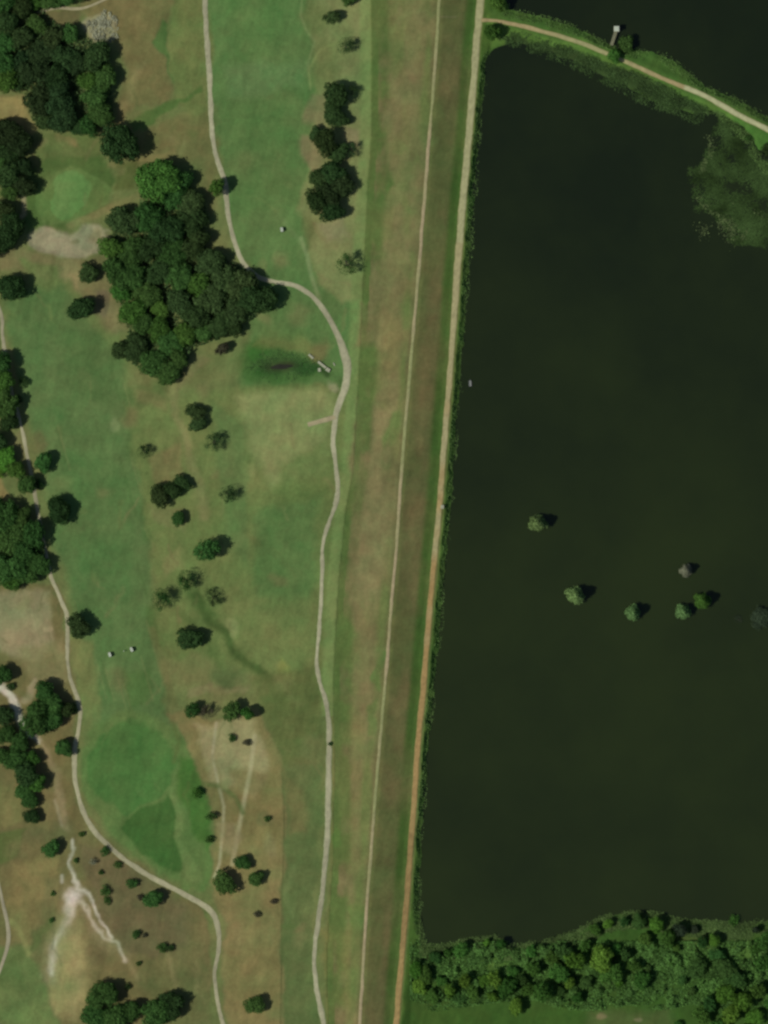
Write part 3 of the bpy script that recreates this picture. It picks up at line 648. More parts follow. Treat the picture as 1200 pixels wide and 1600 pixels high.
def tree(px, py, r, tone, label, group=None, form=None, name=None, hs=1.0, z=None, cat='tree'):
    rm = r*S
    if form is None: form = 'dense_big' if r >= 19 else 'dense_mid' if r >= 10 else 'shrub'
    me_c, me_t, Rm, H = rng.choice(PROTO[form])
    s = rm/Rm*1.04; sz = s*hs
    if name is None: name = {'shrub': 'shrub', 'cypress': 'cypress_tree', 'sparse': 'sparse_tree', 'open_mid': 'broadleaf_tree'}.get(form, 'broadleaf_tree')
    if form == 'shrub':
        cat = 'shrub'; tone = {'olive': 'mid'}.get(tone, tone); s *= 1.1; sz *= .95
    root = empty(name, (*P(px, py), zat(px, py) if z is None else z), rng.uniform(0, 6.28))
    k_ = rng.uniform(.88, 1.14); root.scale = (s*k_, s/k_, sz*rng.uniform(.85, 1.15))
    for nm, me, mm in (('crown', me_c, MT[tone]), ('trunk', me_t, M_bark)):
        if not me.materials: me.materials.append(mm)
        o = bpy.data.objects.new(nm, me); COL.objects.link(o); o.parent = root
        o.material_slots[0].link = 'OBJECT'; o.material_slots[0].material = mm
    tag(root, label, cat, group); return root
ORD = ['first', 'second', 'third', 'fourth', 'fifth', 'sixth', 'seventh', 'eighth', 'ninth', 'tenth', 'eleventh', 'twelfth', 'thirteenth', 'fourteenth', 'fifteenth', 'sixteenth', 'seventeenth', 'eighteenth']
def clump(trees, where, group, rows, **kw):
    """trees: (px, py, r, tone[, form]); labels from the row and the place in the row"""
    T = sorted(trees, key=lambda t: t[1]); n = len(T); per = math.ceil(n/rows)
    for ri in range(0, n, per):
        row = sorted(T[ri:ri+per], key=lambda t: t[0]); k = ri//per
        for ci, t in enumerate(row):
            lab = '%s tree in %s, %s row down, %s from left' % (WORD[t[3]], where, ORD[k], ORD[ci])
            tree(t[0], t[1], t[2]*1.1, t[3], lab, group, form=t[4] if len(t) > 4 else None, **kw)
#TREES
clump([(8, 6, 17, 'mid'), (36, 14, 15, 'dark'), (54, 6, 11, 'bright'), (78, 4, 14, 'mid'), (104, -2, 13, 'mid'), (128, -6, 11, 'dark'),
       (14, 36, 17, 'dark'), (58, 40, 14, 'mid'), (36, 60, 15, 'olive'), (8, 72, 17, 'mid'), (8, 102, 16, 'mid'), (10, 130, 16, 'bright'), (34, 96, 15, 'deep'), (28, 124, 14, 'dark'),
       (84, 62, 15, 'olive'), (110, 54, 13, 'mid'), (66, 84, 20, 'deep'), (102, 92, 20, 'olive'), (122, 104, 13, 'deep'), (58, 116, 21, 'deep'), (88, 126, 21, 'dark'), (62, 158, 20, 'deep'), (92, 158, 22, 'deep'),
       (70, 190, 15, 'dark'), (100, 188, 20, 'deep'), (122, 198, 13, 'dark'), (152, 90, 20, 'dark'), (140, 128, 14, 'bright'), (164, 124, 18, 'mid'), (150, 152, 17, 'mid'), (158, 180, 18, 'mid'), (138, 198, 13, 'mid')],
      'the top left wood', 'trees of the top left wood', 6)
clump([(8, 208, 22, 'deep'), (30, 228, 19, 'deep'), (8, 244, 18, 'dark'), (38, 262, 13, 'deep'), (14, 274, 17, 'dark'), (38, 292, 15, 'deep'), (16, 300, 12, 'mid'), (4, 330, 16, 'olive'), (12, 366, 23, 'dark'), (-12, 260, 20, 'mid'), (-14, 385, 20, 'dark')],
      'wood left of small green', 'trees left of the small green', 4)
clump([(246, 282, 31, 'bright'), (275, 300, 22, 'mid'), (300, 318, 19, 'olive'), (192, 345, 21, 'olive'), (234, 342, 20, 'mid'), (264, 360, 22, 'dark'), (300, 346, 20, 'dark'), (172, 388, 16, 'bright'), (204, 398, 20, 'mid'),
       (238, 388, 18, 'dark'), (270, 395, 20, 'mid'), (304, 384, 18, 'dark'), (330, 410, 20, 'olive'), (178, 420, 17, 'mid'), (206, 434, 20, 'mid'), (250, 428, 18, 'dark'), (282, 434, 19, 'mid'), (312, 444, 16, 'bright'),
       (188, 456, 14, 'bright'), (232, 462, 18, 'mid'), (208, 488, 19, 'bright'), (251, 482, 13, 'bright'), (226, 506, 15, 'mid'), (248, 514, 18, 'bright'), (282, 474, 19, 'olive'), (306, 494, 19, 'dark'), (330, 470, 21, 'olive'),
       (350, 438, 19, 'olive'), (380, 450, 22, 'olive'), (400, 468, 23, 'dark'), (370, 484, 19, 'olive'), (344, 508, 18, 'dark'), (366, 512, 13, 'dark'), (266, 536, 18, 'mid'), (290, 524, 16, 'bright'), (318, 520, 14, 'mid'),
       (212, 546, 18, 'olive'), (187, 547, 12, 'olive'), (238, 566, 18, 'mid'), (262, 582, 18, 'mid'), (280, 560, 13, 'mid'), (348, 545, 10, 'brown', 'open_mid')],
      'the central wood', 'trees of the central wood', 9)
clump([(4, 566, 16, 'mid'), (6, 596, 16, 'bright'), (6, 632, 20, 'mid'), (16, 660, 14, 'dark'), (-4, 690, 14, 'dark')], 'the left edge trees', 'trees over the left cart path', 5)
clump([(10, 716, 15, 'vivid'), (26, 736, 13, 'bright'), (42, 758, 14, 'mid'), (0, 735, 9, 'vivid')], 'the light green grove', 'light green trees at the left cart path', 4)
clump([(6, 806, 22, 'mid'), (32, 812, 17, 'mid'), (54, 834, 17, 'mid'), (18, 842, 21, 'mid'), (38, 862, 17, 'mid'), (62, 882, 16, 'mid'), (12, 888, 22, 'mid'), (38, 898, 17, 'mid'), (20, 908, 14, 'bright')],
      'the rounded left edge wood', 'trees of the rounded left edge wood', 4)
clump([(70, 1078, 15, 'mid'), (84, 1098, 15, 'mid'), (56, 1122, 21, 'mid'), (82, 1122, 16, 'mid'), (101, 1108, 12, 'dark'), (68, 1108, 14, 'dark')], 'the white sand clump', 'clump beside the white sand', 3)
clump([(2, 1118, 15, 'dark'), (8, 1148, 15, 'mid'), (30, 1160, 14, 'mid'), (26, 1186, 15, 'mid'), (46, 1184, 13, 'bright'), (42, 1208, 17, 'dark'), (58, 1224, 13, 'bright'), (38, 1236, 12, 'mid'), (46, 1250, 12, 'mid'), (50, 1276, 11, 'dark'), (2, 1180, 12, 'mid')],
      'the lower left hedge row', 'hedge row at lower left', 6)
clump([(162, 1552, 20, 'mid'), (150, 1586, 19, 'mid'), (180, 1592, 20, 'mid'), (206, 1578, 15, 'mid'), (246, 1580, 21, 'mid'), (268, 1570, 18, 'dark'), (165, 1620, 22, 'mid')], 'the bottom edge grove', 'trees of the bottom edge grove', 3)
clump([(524, 148, 17, 'dark'), (520, 176, 15, 'dark'), (530, 188, 12, 'dark'), (494, 210, 10, 'olive'), (510, 224, 17, 'dark'), (528, 240, 14, 'dark'), (518, 272, 17, 'dark'), (498, 280, 13, 'dark'), (532, 288, 18, 'deep'), (512, 306, 18, 'deep'), (494, 316, 15, 'dark'), (520, 332, 15, 'dark')],
      'the dark fairway row', 'dark tree row by the right fairway', 6)
solo = [
 (188, 224, 29, 'dark', 'big dark round tree standing alone above the small green', None),
 (340, 293, 12, 'bright', 'small bright green tree touching the cart path, east of the central wood', None, 1.7),
 (18, 450, 22, 'dark', 'large dark tree at the left edge below the sand bunker', None),
 (139, 428, 15, 'dark', 'small dark round tree right below the sand bunker', None),
 (127, 483, 19, 'dark', 'dark round tree between bunker and central wood, lower of two', None),
 (38, 597, 8, 'dark', 'little dark bush on the edge of the left fairway', None),
 (28, 624, 8, 'dark', 'little dark tree below another beside the shaded cart path', None),
 (68, 722, 15, 'mid', 'green tree on the fairway side of the left cart path, by the light grove', None),
 (60, 756, 8, 'dark', 'small dark shrub overhanging the left cart path by the light grove', None),
 (93, 797, 20, 'dark', 'lone dark round tree on the left fairway edge beside the cart path', None),
 (122, 978, 18, 'olive', 'lone flat topped olive tree touching the cart path beside the left fairway', None),
 (4, 1056, 15, 'mid', 'green tree at the left edge above the white sand', None),
 (17, 1073, 7, 'dark', 'small dark shrub just below the left edge tree by the sand', None),
 (114, 1107, 8, 'dark', 'small dark shrub casting shade over the cart path bend', None),
 (99, 1168, 14, 'mid', 'single round green tree between the brown track and cart path', None),
 (81, 1325, 13, 'mid', 'round green tree at the top of the white sand scar', None),
 (308, 1238, 8, 'bright', 'bright green small tree at the upper edge of the brown field', None, 1.6),
 (330, 1275, 7, 'mid', 'small green tree on the left pale track through the brown field', None, 1.5),
 (328, 1311, 6, 'mid', 'low shrub at the green edge left of the pale track', None),
 (350, 1378, 17, 'mid', 'round mid green tree at the lower end of the pale tracks', None),
 (379, 1348, 12, 'mid', 'upper of two small round trees in the brown field', None),
 (400, 1373, 12, 'mid', 'right hand small round tree in the brown field', None),
 (428, 1408, 5, 'brown', 'tiny brown shrub in the brown field near its right edge', None),
 (402, 1428, 5, 'brown', 'tiny brown shrub lowest in the brown field', None),
 (398, 1570, 15, 'mid', 'round green tree near the bottom of the brown field', None),
 (363, 1153, 6, 'olive', 'small dry shrub at the top of the brown field, left of a pair', None),
 (386, 1160, 6, 'brown', 'small brown shrub at the top of the brown field, right of a pair', None),
 (362, 1112, 16, 'mid', 'dense green tree above the brown field beside a brighter one', 'open_mid'),
 (386, 1114, 10, 'bright', 'bright green tree with the long dark shadow above the brown field', None, 1.9),
 (301, 1108, 13, 'mid', 'thin green tree above the brown field, leftmost there', 'open_mid'),
 (322, 1112, 12, 'brown', 'thin brown leaved tree above the brown field', 'sparse'),
 (305, 645, 14, 'olive', 'upper of two touching dark trees on the dry rough', None),
 (308, 664, 12, 'olive', 'lower of two touching dark trees on the dry rough', None),
 (335, 690, 15, 'olive', 'thin crowned olive tree right of the touching pair', 'sparse'),
 (225, 706, 11, 'olive', 'small thin tree on the right side of the left fairway', 'sparse'),
 (250, 776, 16, 'olive', 'left lobe tree of the dark clump on the dry rough', None),
 (268, 766, 14, 'dark', 'middle tree of the dark clump on the dry rough', None),
 (284, 754, 12, 'dark', 'upper right tree of the dark clump on the dry rough', None),
 (358, 772, 14, 'olive', 'thin scattered crown tree right of the dark clump', 'sparse'),
 (279, 811, 11, 'mid', 'small green tree just below the dark clump', None),
 (326, 858, 20, 'mid', 'large round green tree in the middle of the rough', 'open_mid'),
 (292, 906, 16, 'mid', 'ragged open green tree below the large round one', 'sparse'),
 (252, 935, 17, 'mid', 'ragged open tree at the right edge of the left fairway', 'sparse'),
 (334, 933, 13, 'olive', 'thin pale tree right of the two ragged open ones', 'sparse'),
 (297, 998, 18, 'dark', 'lone dark green tree with black shadow near the diagonal ditch', None),
 (519, 28, 13, 'olive', 'dull tree near the top edge right of the right fairway', 'open_mid'),
 (546, -1, 11, 'mid', 'green tree cut by the top edge beside the levee strip', None),
 (540, 73, 14, 'olive', 'thin tree between the top dull tree and the dark row', 'sparse'),
 (551, 142, 10, 'olive', 'thin small tree touching the top of the dark row on its right', 'sparse'),
 (548, 236, 11, 'olive', 'thin small tree halfway down the dark row on its right', 'sparse'),
 (541, 415, 16, 'mid', 'lone thin green tree between right fairway and levee', 'sparse'),
 (516, 1162, 3.2, 'dark', 'tiny dark bush on the right edge of the long cart path', None),
 (776, 6, 15, 'bright', 'tall bright green tree in the corner north of the causeway track', 'open_mid', 1.3),
 (768, 52, 12, 'bright', 'bright green tree in the corner south of the causeway track', None, 1.3),
 (978, 70, 12, 'mid', 'round green tree beside the white roofed hut on the causeway', None, 1.2),
 (958, 88, 11, 'bright', 'bright green tree standing over the causeway track', None),
 (1197, 234, 9, 'dark', 'dark shrub at the right edge below the causeway', None),
 (1169, 216, 5, 'mid', 'small green bush below the causeway near the right edge', None),
 (240, 1403, 14, 'mid', 'larger round green tree right of the cart path bend, on brown ground', None),
 (164, 1330, 7, 'olive', 'small green shrub just left of the lower cart path', None),
 (184, 1351, 6, 'olive', 'second small green shrub left of the lower cart path', None),
 (206, 1380, 9, 'olive', 'rounded shrub on brown ground below the cart path', None),
 (165, 1392, 8, 'mid', 'upper of two touching green shrubs on the brown ground', None),
 (168, 1407, 6, 'mid', 'lower of two touching green shrubs on the brown ground', None),
 (220, 1402, 5, 'brown', 'small brown shrub left of the larger round green tree', None),
 (146, 1346, 6, 'grey', 'pale grey scrub bush on the brown ground', 'sparse'),
 (158, 1363, 4, 'mid', 'very small green bush below the pale scrub', None),
 (119, 1344, 4, 'olive', 'very small bush right of the white sand scar', None),
 (128, 1303, 5, 'olive', 'tiny dark shrub between brown track and cart path', None),
 (213, 1459, 7, 'olive', 'low green shrub in the lower brown ground', None),
 (226, 1461, 4, 'brown', 'tiny brown shrub right of a low green one', None),
 (254, 1480, 8, 'mid', 'green shrub left of a smaller dark one near the grass', None),
 (267, 1481, 6, 'dark', 'smaller dark shrub right of a green one near the grass', None),
 (217, 1505, 4, 'mid', 'tiny green bush low in the brown ground', None),
 (200, 1541, 5, 'dark', 'little dark shrub above the bottom edge grove', None),
 (83, 1396, 4, 'olive', 'tiny bush left of the widest white sand', None),
 (81, 1437, 4, 'olive', 'tiny bush left of the white sand, further down', None),
 (418, 1279, 5, 'olive', 'low flat green bush in the upper right of the brown field', None),
 (1007, 1466, 10, 'bright', 'pale bright green tree at the lake edge of the thicket', None, 1.4),
 (1147, 1438, 8, 'bright', 'lone light green tree standing in the shallow at the south shore', None),
]
for t in solo:
    tree(t[0], t[1], t[2], t[3], t[4], 'small scattered shrubs' if (t[2] < 10 and t[5] is None) else 'scattered trees', form=t[5], hs=t[6] if len(t) > 6 else 1.0)
for (x, y, r_, tn, lab) in ((840, 818, 14, 'pale', 'pale green cypress in the lake, uppermost and leftmost one'), (899, 930, 14, 'pale', 'pale green cypress in the lake, second from the left'),
        (989, 957, 12, 'pale', 'cypress in open water midway between left pair and right group'), (1067, 955, 12, 'pale', 'pale yellowish cypress just left of the greenest lake tree'),
        (1097, 938, 13, 'bright', 'greenest cypress in the lake, touching a paler one'), (1071, 891, 10, 'grey', 'smallest grey almost bare cypress in the lake')):
    tree(x, y, r_, tn, lab, 'cypress trees standing in the lake', form='cypress', z=-.3, hs=1.12)
for (x, y, r_, tn, lab, f_) in ((1187, 965, 18, 'dim', 'wide dim low bush in the lake at the right edge', 'open_mid'), (1153, 967, 7, 'dim', 'small dim bush in the lake left of the wide one', 'sparse')):
    tree(x, y, r_, tn, lab, None, form=f_, z=-.3, hs=.35)
# thicket south of the lake
thick = [(650, 1515, 8, 'mid'), (664, 1522, 11, 'mid'), (690, 1532, 11, 'olive'), (702, 1546, 9, 'mid'), (726, 1530, 12, 'mid'), (738, 1548, 12, 'mid'), (757, 1532, 10, 'mid'), (772, 1528, 12, 'mid'), (792, 1540, 10, 'olive'), (800, 1520, 11, 'bright'), (770, 1556, 10, 'mid'),
 (814, 1530, 11, 'mid'), (824, 1546, 12, 'mid'), (846, 1548, 11, 'mid'), (832, 1512, 13, 'mid'), (862, 1496, 13, 'bright'), (880, 1486, 13, 'bright'), (898, 1498, 13, 'bright'), (872, 1520, 11, 'bright'), (890, 1534, 12, 'mid'), (876, 1548, 10, 'mid'), (902, 1558, 8, 'mid'),
 (914, 1478, 9, 'mid'), (806, 1572, 10, 'mid'), (940, 1498, 14, 'bright'), (952, 1516, 12, 'mid'), (932, 1518, 11, 'bright'), (966, 1534, 10, 'mid'), (976, 1490, 11, 'mid'), (990, 1508, 12, 'mid'), (962, 1482, 9, 'mid'), (1002, 1530, 11, 'mid'), (1012, 1512, 8, 'mid'),
 (1042, 1464, 9, 'mid'), (1056, 1480, 9, 'mid'), (1048, 1502, 9, 'mid'), (1088, 1512, 11, 'mid'), (1104, 1524, 10, 'dark'), (1130, 1512, 12, 'dark'), (1150, 1530, 13, 'dark'), (1120, 1492, 8, 'dark'), (1160, 1508, 10, 'mid'), (1180, 1482, 12, 'mid'), (1196, 1468, 11, 'bright'), (1192, 1502, 12, 'mid'),
 (1184, 1546, 12, 'mid'), (1160, 1562, 11, 'mid'), (1132, 1552, 11, 'mid'), (1108, 1568, 11, 'mid'), (1140, 1584, 11, 'mid'), (1178, 1588, 12, 'mid'), (1200, 1568, 11, 'mid'), (1094, 1584, 10, 'mid'), (1116, 1468, 9, 'mid'), (1096, 1470, 8, 'mid'), (1080, 1548, 8, 'dark'),
 (1066, 1530, 8, 'mid'), (720, 1482, 9, 'mid'), (700, 1488, 9, 'mid'), (680, 1496, 8, 'bright'), (760, 1472, 8, 'bright'), (782, 1474, 8, 'mid'), (830, 1486, 9, 'mid'), (846, 1480, 8, 'dim'), (930, 1452, 8, 'mid'), (950, 1442, 8, 'mid'), (975, 1440, 9, 'mid'), (998, 1440, 8, 'mid'), (1024, 1444, 9, 'mid'), (1062, 1452, 8, 'dim'), (1085, 1452, 8, 'dim'), (1180, 1452, 8, 'dim'),
 (1215, 1530, 12, 'mid'), (1120, 1604, 12, 'mid'), (1160, 1610, 12, 'mid'), (1060, 1600, 9, 'mid'), (916, 1534, 11, 'mid'), (676, 1556, 9, 'dark'), (716, 1558, 8, 'dark'), (655, 1540, 8, 'mid')]
LIGHTER = {'mid': 'bright', 'dark': 'mid', 'olive': 'mid'}; thick = [(x, y, r_*rng.choice((.72, .85, 1, 1.1, 1.35)), 'mid' if rng.random() < .3 else 'olive' if rng.random() < .12 else t_) for x, y, r_, t_ in thick]
PICK = {'mid': ('bright', 'mid', 'vivid', 'bright', 'bright')}
thick = sorted(thick, key=lambda t: t[1])
for k in range(0, len(thick), 8):
    for ci, (x, y, r_, tn) in enumerate(sorted(thick[k:k+8])):
        tn = rng.choice(PICK[tn]) if tn in PICK else LIGHTER.get(tn, tn)
        tree(x, y, r_*1.08, tn, '%s tree in south shore thicket, %s row down, %s from left' % (WORD[tn], ORD[k//8], ORD[ci]), 'trees of the south shore thicket', form='open_mid' if ci % 3 else 'dense_mid', hs=rng.uniform(.9, 1.5), name='thicket_tree')


# ------------------------------------------------------------------ leafy stuff: reeds, weeds, undergrowth
def scatter_quads(name, n, region, dens, size, zoff, m, seed, upright=.5, lab=None, cat=None, water=False, h=0.6, mound=0.0):
    rs = np.random.RandomState(seed); x0, x1, y0, y1 = region
    X = rs.uniform(x0, x1, n*4); Y = rs.uniform(y0, y1, n*4); keep = rs.rand(n*4) < dens(X, Y)
    X = X[keep][:n]; Y = Y[keep][:n]; n = len(X)
    if water: z = np.zeros(n)
    else:
        j = np.clip(np.searchsorted(gx, X)-1, 0, nx-2); i = np.clip(np.searchsorted(gy, Y)-1, 0, ny-2); z = Z[i, j]
    z = np.maximum(z, 0)+zoff+rs.rand(n)*h*(1 if mound == 0 else .35)+mound*np.clip(.25+1.5*fbm(X, Y, 17, seed+3, 3), 0, 1)
    pos = np.stack([(X-600)*S, (800-Y)*S, z], -1)
    nrm = np.stack([rs.randn(n)*upright, rs.randn(n)*upright, np.ones(n)], -1); nrm /= np.linalg.norm(nrm, axis=1)[:, None]
    ref = rs.randn(n, 3); u = np.cross(nrm, ref); u /= np.linalg.norm(u, axis=1)[:, None]; v = np.cross(nrm, u)
    sz = size*rs.uniform(.5, 1.3, n); q = np.array([(-1, -.3), (.1, -.75), (1, .2), (-.15, .8)])
    V_ = pos[:, None, :]+(u[:, None, :]*q[None, :, 0:1]+v[:, None, :]*q[None, :, 1:2])*sz[:, None, None]*.5
    o = link_mesh(name, np_mesh(name, V_.reshape(-1, 3), np.arange(n*4).reshape(-1, 4), smooth=False), m)
    tag(o, lab, cat, kind='stuff'); return o
def sd_lake(X, Y): return np.maximum(poly_sd(X, Y, lake_main), poly_sd(X, Y, lake_north))
M_reed = mat('reeds', (.050, .096, .026), rough=.8, noise=.3, nscale=.12, island=.45, translucent=.2)
M_reed2 = mat('shore_grass', (.10, .18, .045), rough=.8, noise=.35, nscale=.1, island=.4, translucent=.2)
M_weed = mat('floating_weed', (.034, .062, .018), rough=.9, spec=0, noise=.5, nscale=.08, island=.3)
M_weed2 = mat('dry_floating_weed', (.085, .12, .04), rough=.8, noise=.4, nscale=.2, island=.45)
scatter_quads('bank_grass', 16000, (640, 765, 0, 1480), lambda X, Y: (np.abs(sd_lake(X, Y)+4) < 5+9*vn(X, Y, 26, 3)+4*vn(X, Y, 8, 4)).astype(float)*np.clip(.6+1.4*vn(X, Y, 60, 6), 0, 1), .5, .02, M_reed2, 51, h=.12, upright=.25, lab='rank green grass along the road side edge of the lake', cat='grass')
causep = [(775, 58), (800, 50), (850, 62), (900, 78), (950, 100), (1000, 116), (1040, 136), (1085, 160), (1110, 172), (1090, 196), (1060, 180), (1030, 172), (1000, 160), (950, 134), (900, 108), (850, 88), (800, 72)]
scatter_quads('marsh_plants', 16000, (770, 1115, 45, 200), lambda X, Y: sstep(poly_sd(X, Y, causep)/8+.5)*np.clip(.6+1.6*fbm(X, Y, 14, 61), 0, 1), .6, .1, M_reed, 52, lab='dull olive marsh plants on the lake side of the causeway', cat='marsh plants')
weedp = [(1118, 168), (1150, 182), (1165, 205), (1185, 250), (1230, 290), (1230, 392), (1165, 388), (1140, 378), (1110, 350), (1085, 318), (1080, 290), (1092, 262), (1105, 225)]
scatter_quads('floating_weeds', 17000, (1070, 1240, 175, 400), lambda X, Y: sstep((poly_sd(X+fbm(X, Y, 26, 71)*20, Y+fbm(X, Y, 26, 72)*20, weedp))/12+.35)*np.clip(.75+1.9*fbm(X, Y, 24, 73), 0.03, 1), .75, .01, M_weed, 53, upright=.12, water=True, h=.1, lab='dark green floating weed mat in the upper right lake corner', cat='water weeds')
scatter_quads('marsh_plants', 3500, (1090, 1215, 165, 290), lambda X, Y: (seg_dist(X+fbm(X, Y, 10, 41)*6, Y+fbm(X, Y, 10, 42)*6, [(1110, 172), (1140, 185), (1166, 215), (1185, 250), (1210, 275)]) < 7+7*vn(X, Y, 14, 43)).astype(float)*.8, .6, .05, M_reed2, 61, water=True, h=.5, lab='green marsh plants between the causeway and the weed mat', cat='marsh plants')
edge = [(1106, 205), (1112, 235), (1098, 262), (1084, 275), (1083, 300), (1100, 318), (1118, 330), (1135, 355), (1148, 378), (1165, 365)]
def edens(X, Y):
    d = seg_dist(X+fbm(X, Y, 12, 81)*7, Y+fbm(X, Y, 12, 82)*7, edge)
    s2 = np.exp(-((X-1100)**2+(Y-362)**2)/120)+np.exp(-((X-1140)**2+(Y-358)**2)/260)*1.2+np.exp(-((X-1192)**2+(Y-345)**2)/120)*.5+np.exp(-((X-1078)**2+(Y-311)**2)/8)
    return np.clip(np.exp(-(d/4.0)**2)*.8+s2*.5, 0, 1)*np.clip(.45+1.6*fbm(X, Y, 12, 83), 0, 1)
scatter_quads('floating_weeds', 4600, (1060, 1215, 195, 395), edens, .6, .12, M_weed2, 54, upright=.3, water=True, h=.25, lab='paler weed fringe around the dark floating mat', cat='water weeds')
scatter_quads('marsh_plants', 17000, (655, 1230, 1415, 1500), lambda X, Y: (1-sstep((np.abs(sd_lake(X, Y)+12)-9)/8))*np.clip(.7+1.5*fbm(X, Y, 18, 91), 0, 1), .7, .1, mat('fringe_reeds', (.08, .135, .036), rough=.85, noise=.4, nscale=.08, island=.4, translucent=.2), 55, mound=.8, lab='ragged green marsh fringe along the lake south shore', cat='marsh plants')
scatter_quads('undergrowth', 34000, (640, 1230, 1470, 1640), lambda X, Y: np.clip(.75+1.5*fbm(X, Y, 26, 95), 0, 1)*(sd_lake(X, Y) < -6)*(Y < 1575+30*vn(X, Y, 50, 5)), .8, .1, mat('undergrowth_leaves', (.09, .20, .042), rough=.8, noise=.35, nscale=.15, island=.45, translucent=.2), 56, h=1.1, upright=.8, mound=3.6, lab='tangled green undergrowth between the thicket trees', cat='undergrowth')
scatter_quads('marsh_plants', 9000, (775, 1230, 0, 215), lambda X, Y: (1-sstep((np.abs(poly_sd(X, Y, lake_north)+7)-6)/5))*np.clip(.7+1.4*fbm(X, Y, 16, 99), 0, 1)*(seg_dist(X, Y, road2) > 7), .6, .08, M_reed2, 57, lab='green marsh grass on the north side of the causeway', cat='marsh plants')
scatter_quads('wet_grass', 1500, (375, 520, 535, 610), lambda X, Y: .8*sstep(poly_sd(X+fbm(X, Y, 14, 7)*8, Y+fbm(X, Y, 14, 8)*8, [(385, 560), (420, 545), (470, 548), (505, 560), (510, 578), (490, 590), (450, 598), (405, 594), (384, 580)])/18+.1)*(poly_sd(X, Y, pond) < -3), .5, .02, mat('wet_grass_blades', (.050, .108, .030), rough=.8, noise=.3, nscale=.3, island=.3, translucent=.2), 58, h=.15, upright=.3, lab='deep green wet grass filling the hollow beside the cart path', cat='grass')

M_und = mat('woodland_undergrowth', (.06, .11, .032), rough=.85, noise=.3, nscale=.15, island=.4, translucent=.2)
for reg, pl, lb in (((-40, 205, -60, 215), [(-60, -60), (150, -60), (60, 10), (100, 45), (170, 75), (178, 185), (130, 208), (70, 200), (40, 140), (-40, 142)], 'dark undergrowth beneath the top left wood'),
                    ((150, 430, 250, 605), [(225, 262), (290, 275), (325, 330), (320, 385), (400, 430), (415, 480), (360, 525), (300, 545), (285, 590), (250, 590), (180, 555), (200, 520), (168, 400), (180, 340), (215, 330)], 'dark undergrowth beneath the central wood'),
                    ((-40, 90, 780, 925), [(-40, 790), (30, 800), (70, 850), (70, 895), (-40, 915)], 'dark undergrowth beneath the rounded left edge wood')):
    scatter_quads('undergrowth', 9000, reg, lambda X, Y, pl=pl: (poly_sd(X, Y, pl) > 0).astype(float), 1.0, .2, M_und, 60+len(lb), h=2.2, upright=.7, mound=3.5, lab=lb, cat='undergrowth')

# ------------------------------------------------------------------ small built things
def bm_box(bm, c, s, rz=0, tilt=(0, 0)):
    M = Matrix.Translation(c) @ Matrix.Rotation(rz, 4, 'Z') @ Matrix.Rotation(tilt[0], 4, 'X') @ Matrix.Rotation(tilt[1], 4, 'Y') @ Matrix.Diagonal((*s, 1))
    bmesh.ops.create_cube(bm, size=1, matrix=M)
def bm_cyl(bm, a, b_, r1, r2=None, n=12):
    a = Vector(a); b_ = Vector(b_); d = b_-a
    M = Matrix.Translation((a+b_)/2) @ d.to_track_quat('Z', 'Y').to_matrix().to_4x4()
    bmesh.ops.create_cone(bm, cap_ends=True, segments=n, radius1=r1, radius2=r1 if r2 is None else r2, depth=d.length, matrix=M)
def obj(name, bm, m, parent=None, bevel=0.0):
    if bevel: bmesh.ops.bevel(bm, geom=bm.edges[:], offset=bevel, segments=2, affect='EDGES', clamp_overlap=True)
    me = bpy.data.meshes.new(name); bm.to_mesh(me); bm.free(); return link_mesh(name, me, m, parent)
M_white = mat('white_roof_paint', (.42, .47, .36), rough=.5, spec=.4, noise=.04, nscale=3)
M_cream = mat('cream_body_paint', (.38, .38, .30), rough=.4, spec=.5, noise=.04, nscale=3)
M_black = mat('black_rubber', (.02, .02, .02), rough=.8, noise=.1, nscale=8)
M_seat = mat('beige_vinyl', (.32, .27, .2), rough=.6, noise=.06, nscale=6)
M_steel = mat('grey_steel', (.4, .4, .4), rough=.4, metal=.8, noise=.05, nscale=6)
M_conc = mat('weathered_concrete', (.34, .35, .24), rough=.9, noise=.22, nscale=1.5)
M_wood = mat('weathered_boards', (.20, .20, .12), rough=.9, noise=.2, nscale=2)
M_hull = mat('grey_hull_paint', (.22, .23, .21), rough=.5, noise=.08, nscale=3)
